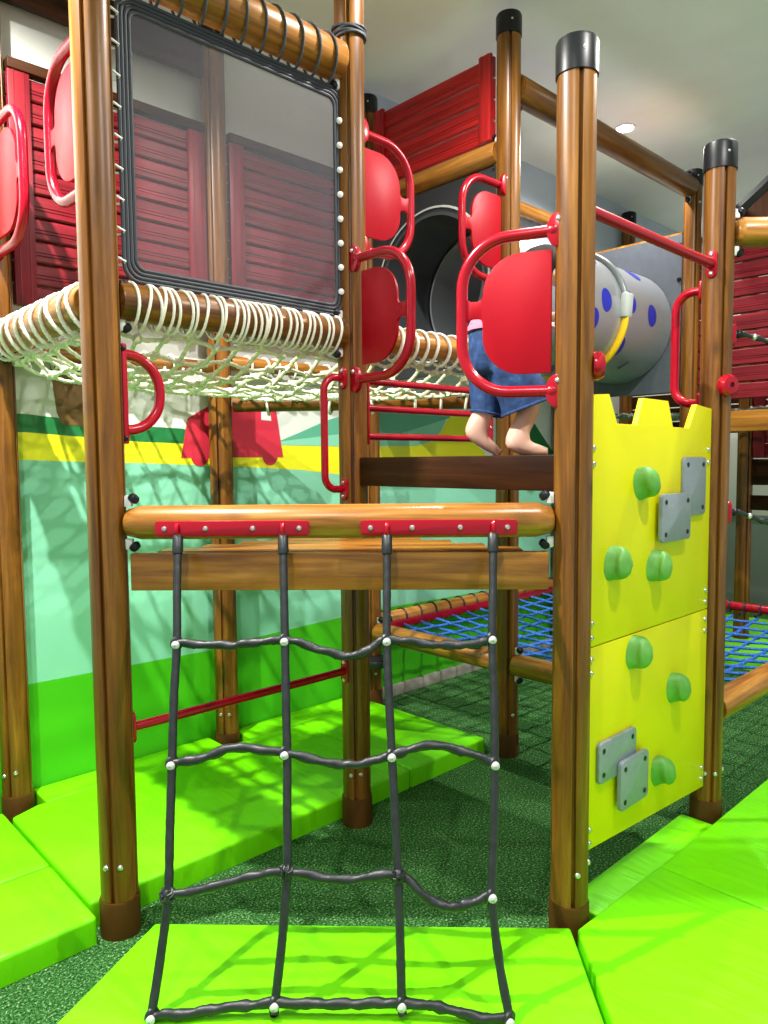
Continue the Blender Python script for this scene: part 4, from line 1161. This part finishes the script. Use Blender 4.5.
# arms reaching forward to the guard rail
for sg in (1, -1):
    a1 = bp(cp(.055, sg * .085, 2.075), .034, sh_); a2 = bp(cp(.045, sg * .115, 1.985), .026, a1); a3 = bp(cp(.085, sg * .11, 1.985), .021, a2); w_ = bp(cp(.125, sg * .100, 1.995), .016, a3)
    pm = bp(cp(.148, sg * .098, 2.000), (.020, .012), w_)
    for k in range(4):
        l_ = sg * (.082 + k * .0105); k1 = bp(cp(.172, l_, 2.002 - abs(k - 1.3) * .001), .0062, pm); bp(cp(.188 - abs(k - 1.2) * .002, l_, 1.988), .0055, k1)
    t1 = bp(cp(.150, sg * .074, 1.992), .0065, pm); bp(cp(.166, sg * .068, 1.984), .0058, t1)
skin_obj('body', bv, be, br, 'skin', ch)
# clothes
def ell(c, xa, ya, rx, ry, n=24, wob_=0, sd_=0):
    return [V(c) + V(xa) * (rx * (1 + wob_ * noise.noise(V((math.cos(2 * PI * k / n) * 2, math.sin(2 * PI * k / n) * 2, sd_)))) * math.cos(2 * PI * k / n)) + V(ya) * (ry * math.sin(2 * PI * k / n)) for k in range(n)]
UPV = V((0, 0, 1))
m = MB()
# hips
m.loft([ell(cp(-.085, 0, 1.985), Fv, Lv, .078, .092, 24), ell(cp(-.082, 0, 1.955), Fv, Lv, .084, .098, 24, .05, 1), ell(cp(-.072, 0, 1.90), Fv, Lv, .094, .106, 24, .06, 2), ell(cp(-.065, 0, 1.845), Fv, Lv, .098, .108, 24, .06, 3), ell(cp(-.06, 0, 1.80), Fv, Lv, .085, .095, 24, .05, 4)])
# far leg
m.loft([ell(cp(-.082, .042, 1.87), Fv, Lv, .074, .066, 24, .06, 5), ell(cp(-.088, .048, 1.79), Fv, Lv, .070, .066, 24, .1, 6), ell(cp(-.092, .048, 1.715), Fv, Lv, .062, .062, 24, .12, 7), ell(cp(-.094, .048, 1.672), V((.97 * Fv.x, .97 * Fv.y, -.2)), Lv, .060, .062, 24, .12, 8)])
# near leg
fd = (Fv * .85 + UPV * .32).normalized()
m.loft([ell(cp(-.058, -.045, 1.875), Fv, Lv, .078, .068, 24, .06, 9), ell(cp(-.015, -.05, 1.80), fd, Lv, .086, .072, 24, .08, 10), ell(cp(.020, -.05, 1.735), fd, Lv, .090, .074, 24, .1, 11), ell(cp(.032, -.05, 1.690), fd, Lv, .090, .074, 24, .12, 12)])
sh = m.build('denim_shorts', 'denim', ch, angle=70); sh['label'] = 'blue denim shorts'
m = MB()
m.tube(ell(cp(.0325, -.05, 1.6885), fd, Lv, .0905, .0745, 32, .12, 12), .0055, 6, True); m.tube(ell(cp(-.094, .048, 1.671), V((.97 * Fv.x, .97 * Fv.y, -.2)), Lv, .0605, .0625, 32, .12, 8), .005, 6, True)
m.build('hem', 'denim', sh)
m = MB()
tl = (Fv * .75 - UPV * .65).normalized()
m.loft([ell(cp(-.087, 0, 1.960), Fv, Lv, .090, .102, 24, .08, 1), ell(cp(-.068, 0, 1.99), tl, Lv, .088, .1, 24, .05, 2), ell(cp(-.005, 0, 2.035), tl, Lv, .088, .102, 24, .04, 3), ell(cp(.04, 0, 2.075), tl, Lv, .074, .104, 24, .03, 4), ell(cp(.062, 0, 2.098), tl, Lv, .050, .075, 24), ell(cp(.074, 0, 2.110), tl, Lv, .036, .040, 24)])
for sg in (1, -1):
    m.loft([ell(cp(.05, sg * .07, 2.08), Fv, UPV, .045, .045, 16), ell(cp(.052, sg * .100, 2.045), Fv, Lv, .042, .038, 16), ell(cp(.048, sg * .110, 2.015), Fv, Lv, .042, .036, 16)])
o = m.build('pink_top', 'pink', ch, angle=70); o['label'] = 'pink cotton top'
m = MB(); seg = 24
vs2 = []; fs2 = []
hc = cp(.097, 0, 2.182)
for i in range(11):
    th = (PI * .70) * i / 10
    for k in range(seg):
        a = 2 * PI * k / seg
        cut = 1.0 if math.cos(a) < .35 else .62          # fringe shorter at the face
        t2 = th * cut
        p = V((math.sin(t2) * math.cos(a) * .088, math.sin(t2) * math.sin(a) * .085, math.cos(t2) * .082)) * (1 + .03 * noise.noise(V((a * 4, t2 * 3, 2))))
        vs2.append(hc + Fv * p.x + Lv * p.y + UPV * p.z)
for i in range(10):
    for k in range(seg):
        k2 = (k + 1) % seg; fs2.append((i * seg + k, i * seg + k2, (i + 1) * seg + k2, (i + 1) * seg + k))
m.add(vs2, fs2); h_ = m.build('hair', 'hair', ch, angle=80); h_['label'] = 'short dark hair'
for sg in (1, -1):
    m = MB(); m.ball(cp(.165, sg * .028, 2.172), .009, 10, 8); m.build('eye', 'eye', ch)
m = MB(); m.tube([cp(.163, -.016, 2.128), cp(.169, 0, 2.125), cp(.163, .016, 2.128)], .004, 6); m.build('mouth', 'p_red', ch)

# ------------------------------------------------------------------ light
def spot(x, y, power, size=.02, ang=155, col=(1, .97, .93), z=CEIL - .03):
    l = bpy.data.lights.new('spot_light', 'SPOT'); l.energy = power; l.shadow_soft_size = size
    l.spot_size = math.radians(ang); l.spot_blend = .6; l.color = col
    o = bpy.data.objects.new('spot_light', l); COL.objects.link(o); o.location = (x, y, z)
    return o
for x, y, p in ((-.55, .12, 640), (.9, -2.2, 200), (-1.3, -1.7, 160), (1.3, -.5, 120), (3.694, .306, 120), (2.7, -1.3, 240), (6.1, .1, 110)):  # only one has a fixture; deck and far-wall spots are added to brighten
    spot(x, y, p)
w = bpy.data.worlds.new('room_light'); S.world = w; w.use_nodes = True
w.node_tree.nodes['Background'].inputs[0].default_value = (.95, .98, 1, 1)
w.node_tree.nodes['Background'].inputs[1].default_value = .62

# ------------------------------------------------------------------ camera
cam = bpy.data.cameras.new('camera'); cam.sensor_fit = 'HORIZONTAL'; cam.sensor_width = 36; cam.lens = 36 * 732.65 / 768
cam.clip_start = .02
co = bpy.data.objects.new('camera', cam); COL.objects.link(co)
fw = V((0.68453291, 0.72567368, -0.06937152)); rt = V((0.72701845, -0.68657076, -0.00804757)); up = V((0.05346837, 0.04492555, 0.99755843))
co.matrix_world = Matrix(((rt.x, up.x, -fw.x, -0.92925765), (rt.y, up.y, -fw.y, -2.23680668), (rt.z, up.z, -fw.z, 1.5), (0, 0, 0, 1)))
S.camera = co
S.view_settings.view_transform = 'Standard'; S.view_settings.look = 'None'
S.view_settings.gamma = 1; S.view_settings.exposure = 0.15; S.view_settings.use_curve_mapping = False
S.cycles.use_denoising = True
S.cycles.max_bounces = 8; S.cycles.transparent_max_bounces = 12
for o in S.objects:
    if '_w' in o.keys(): del o['_w']
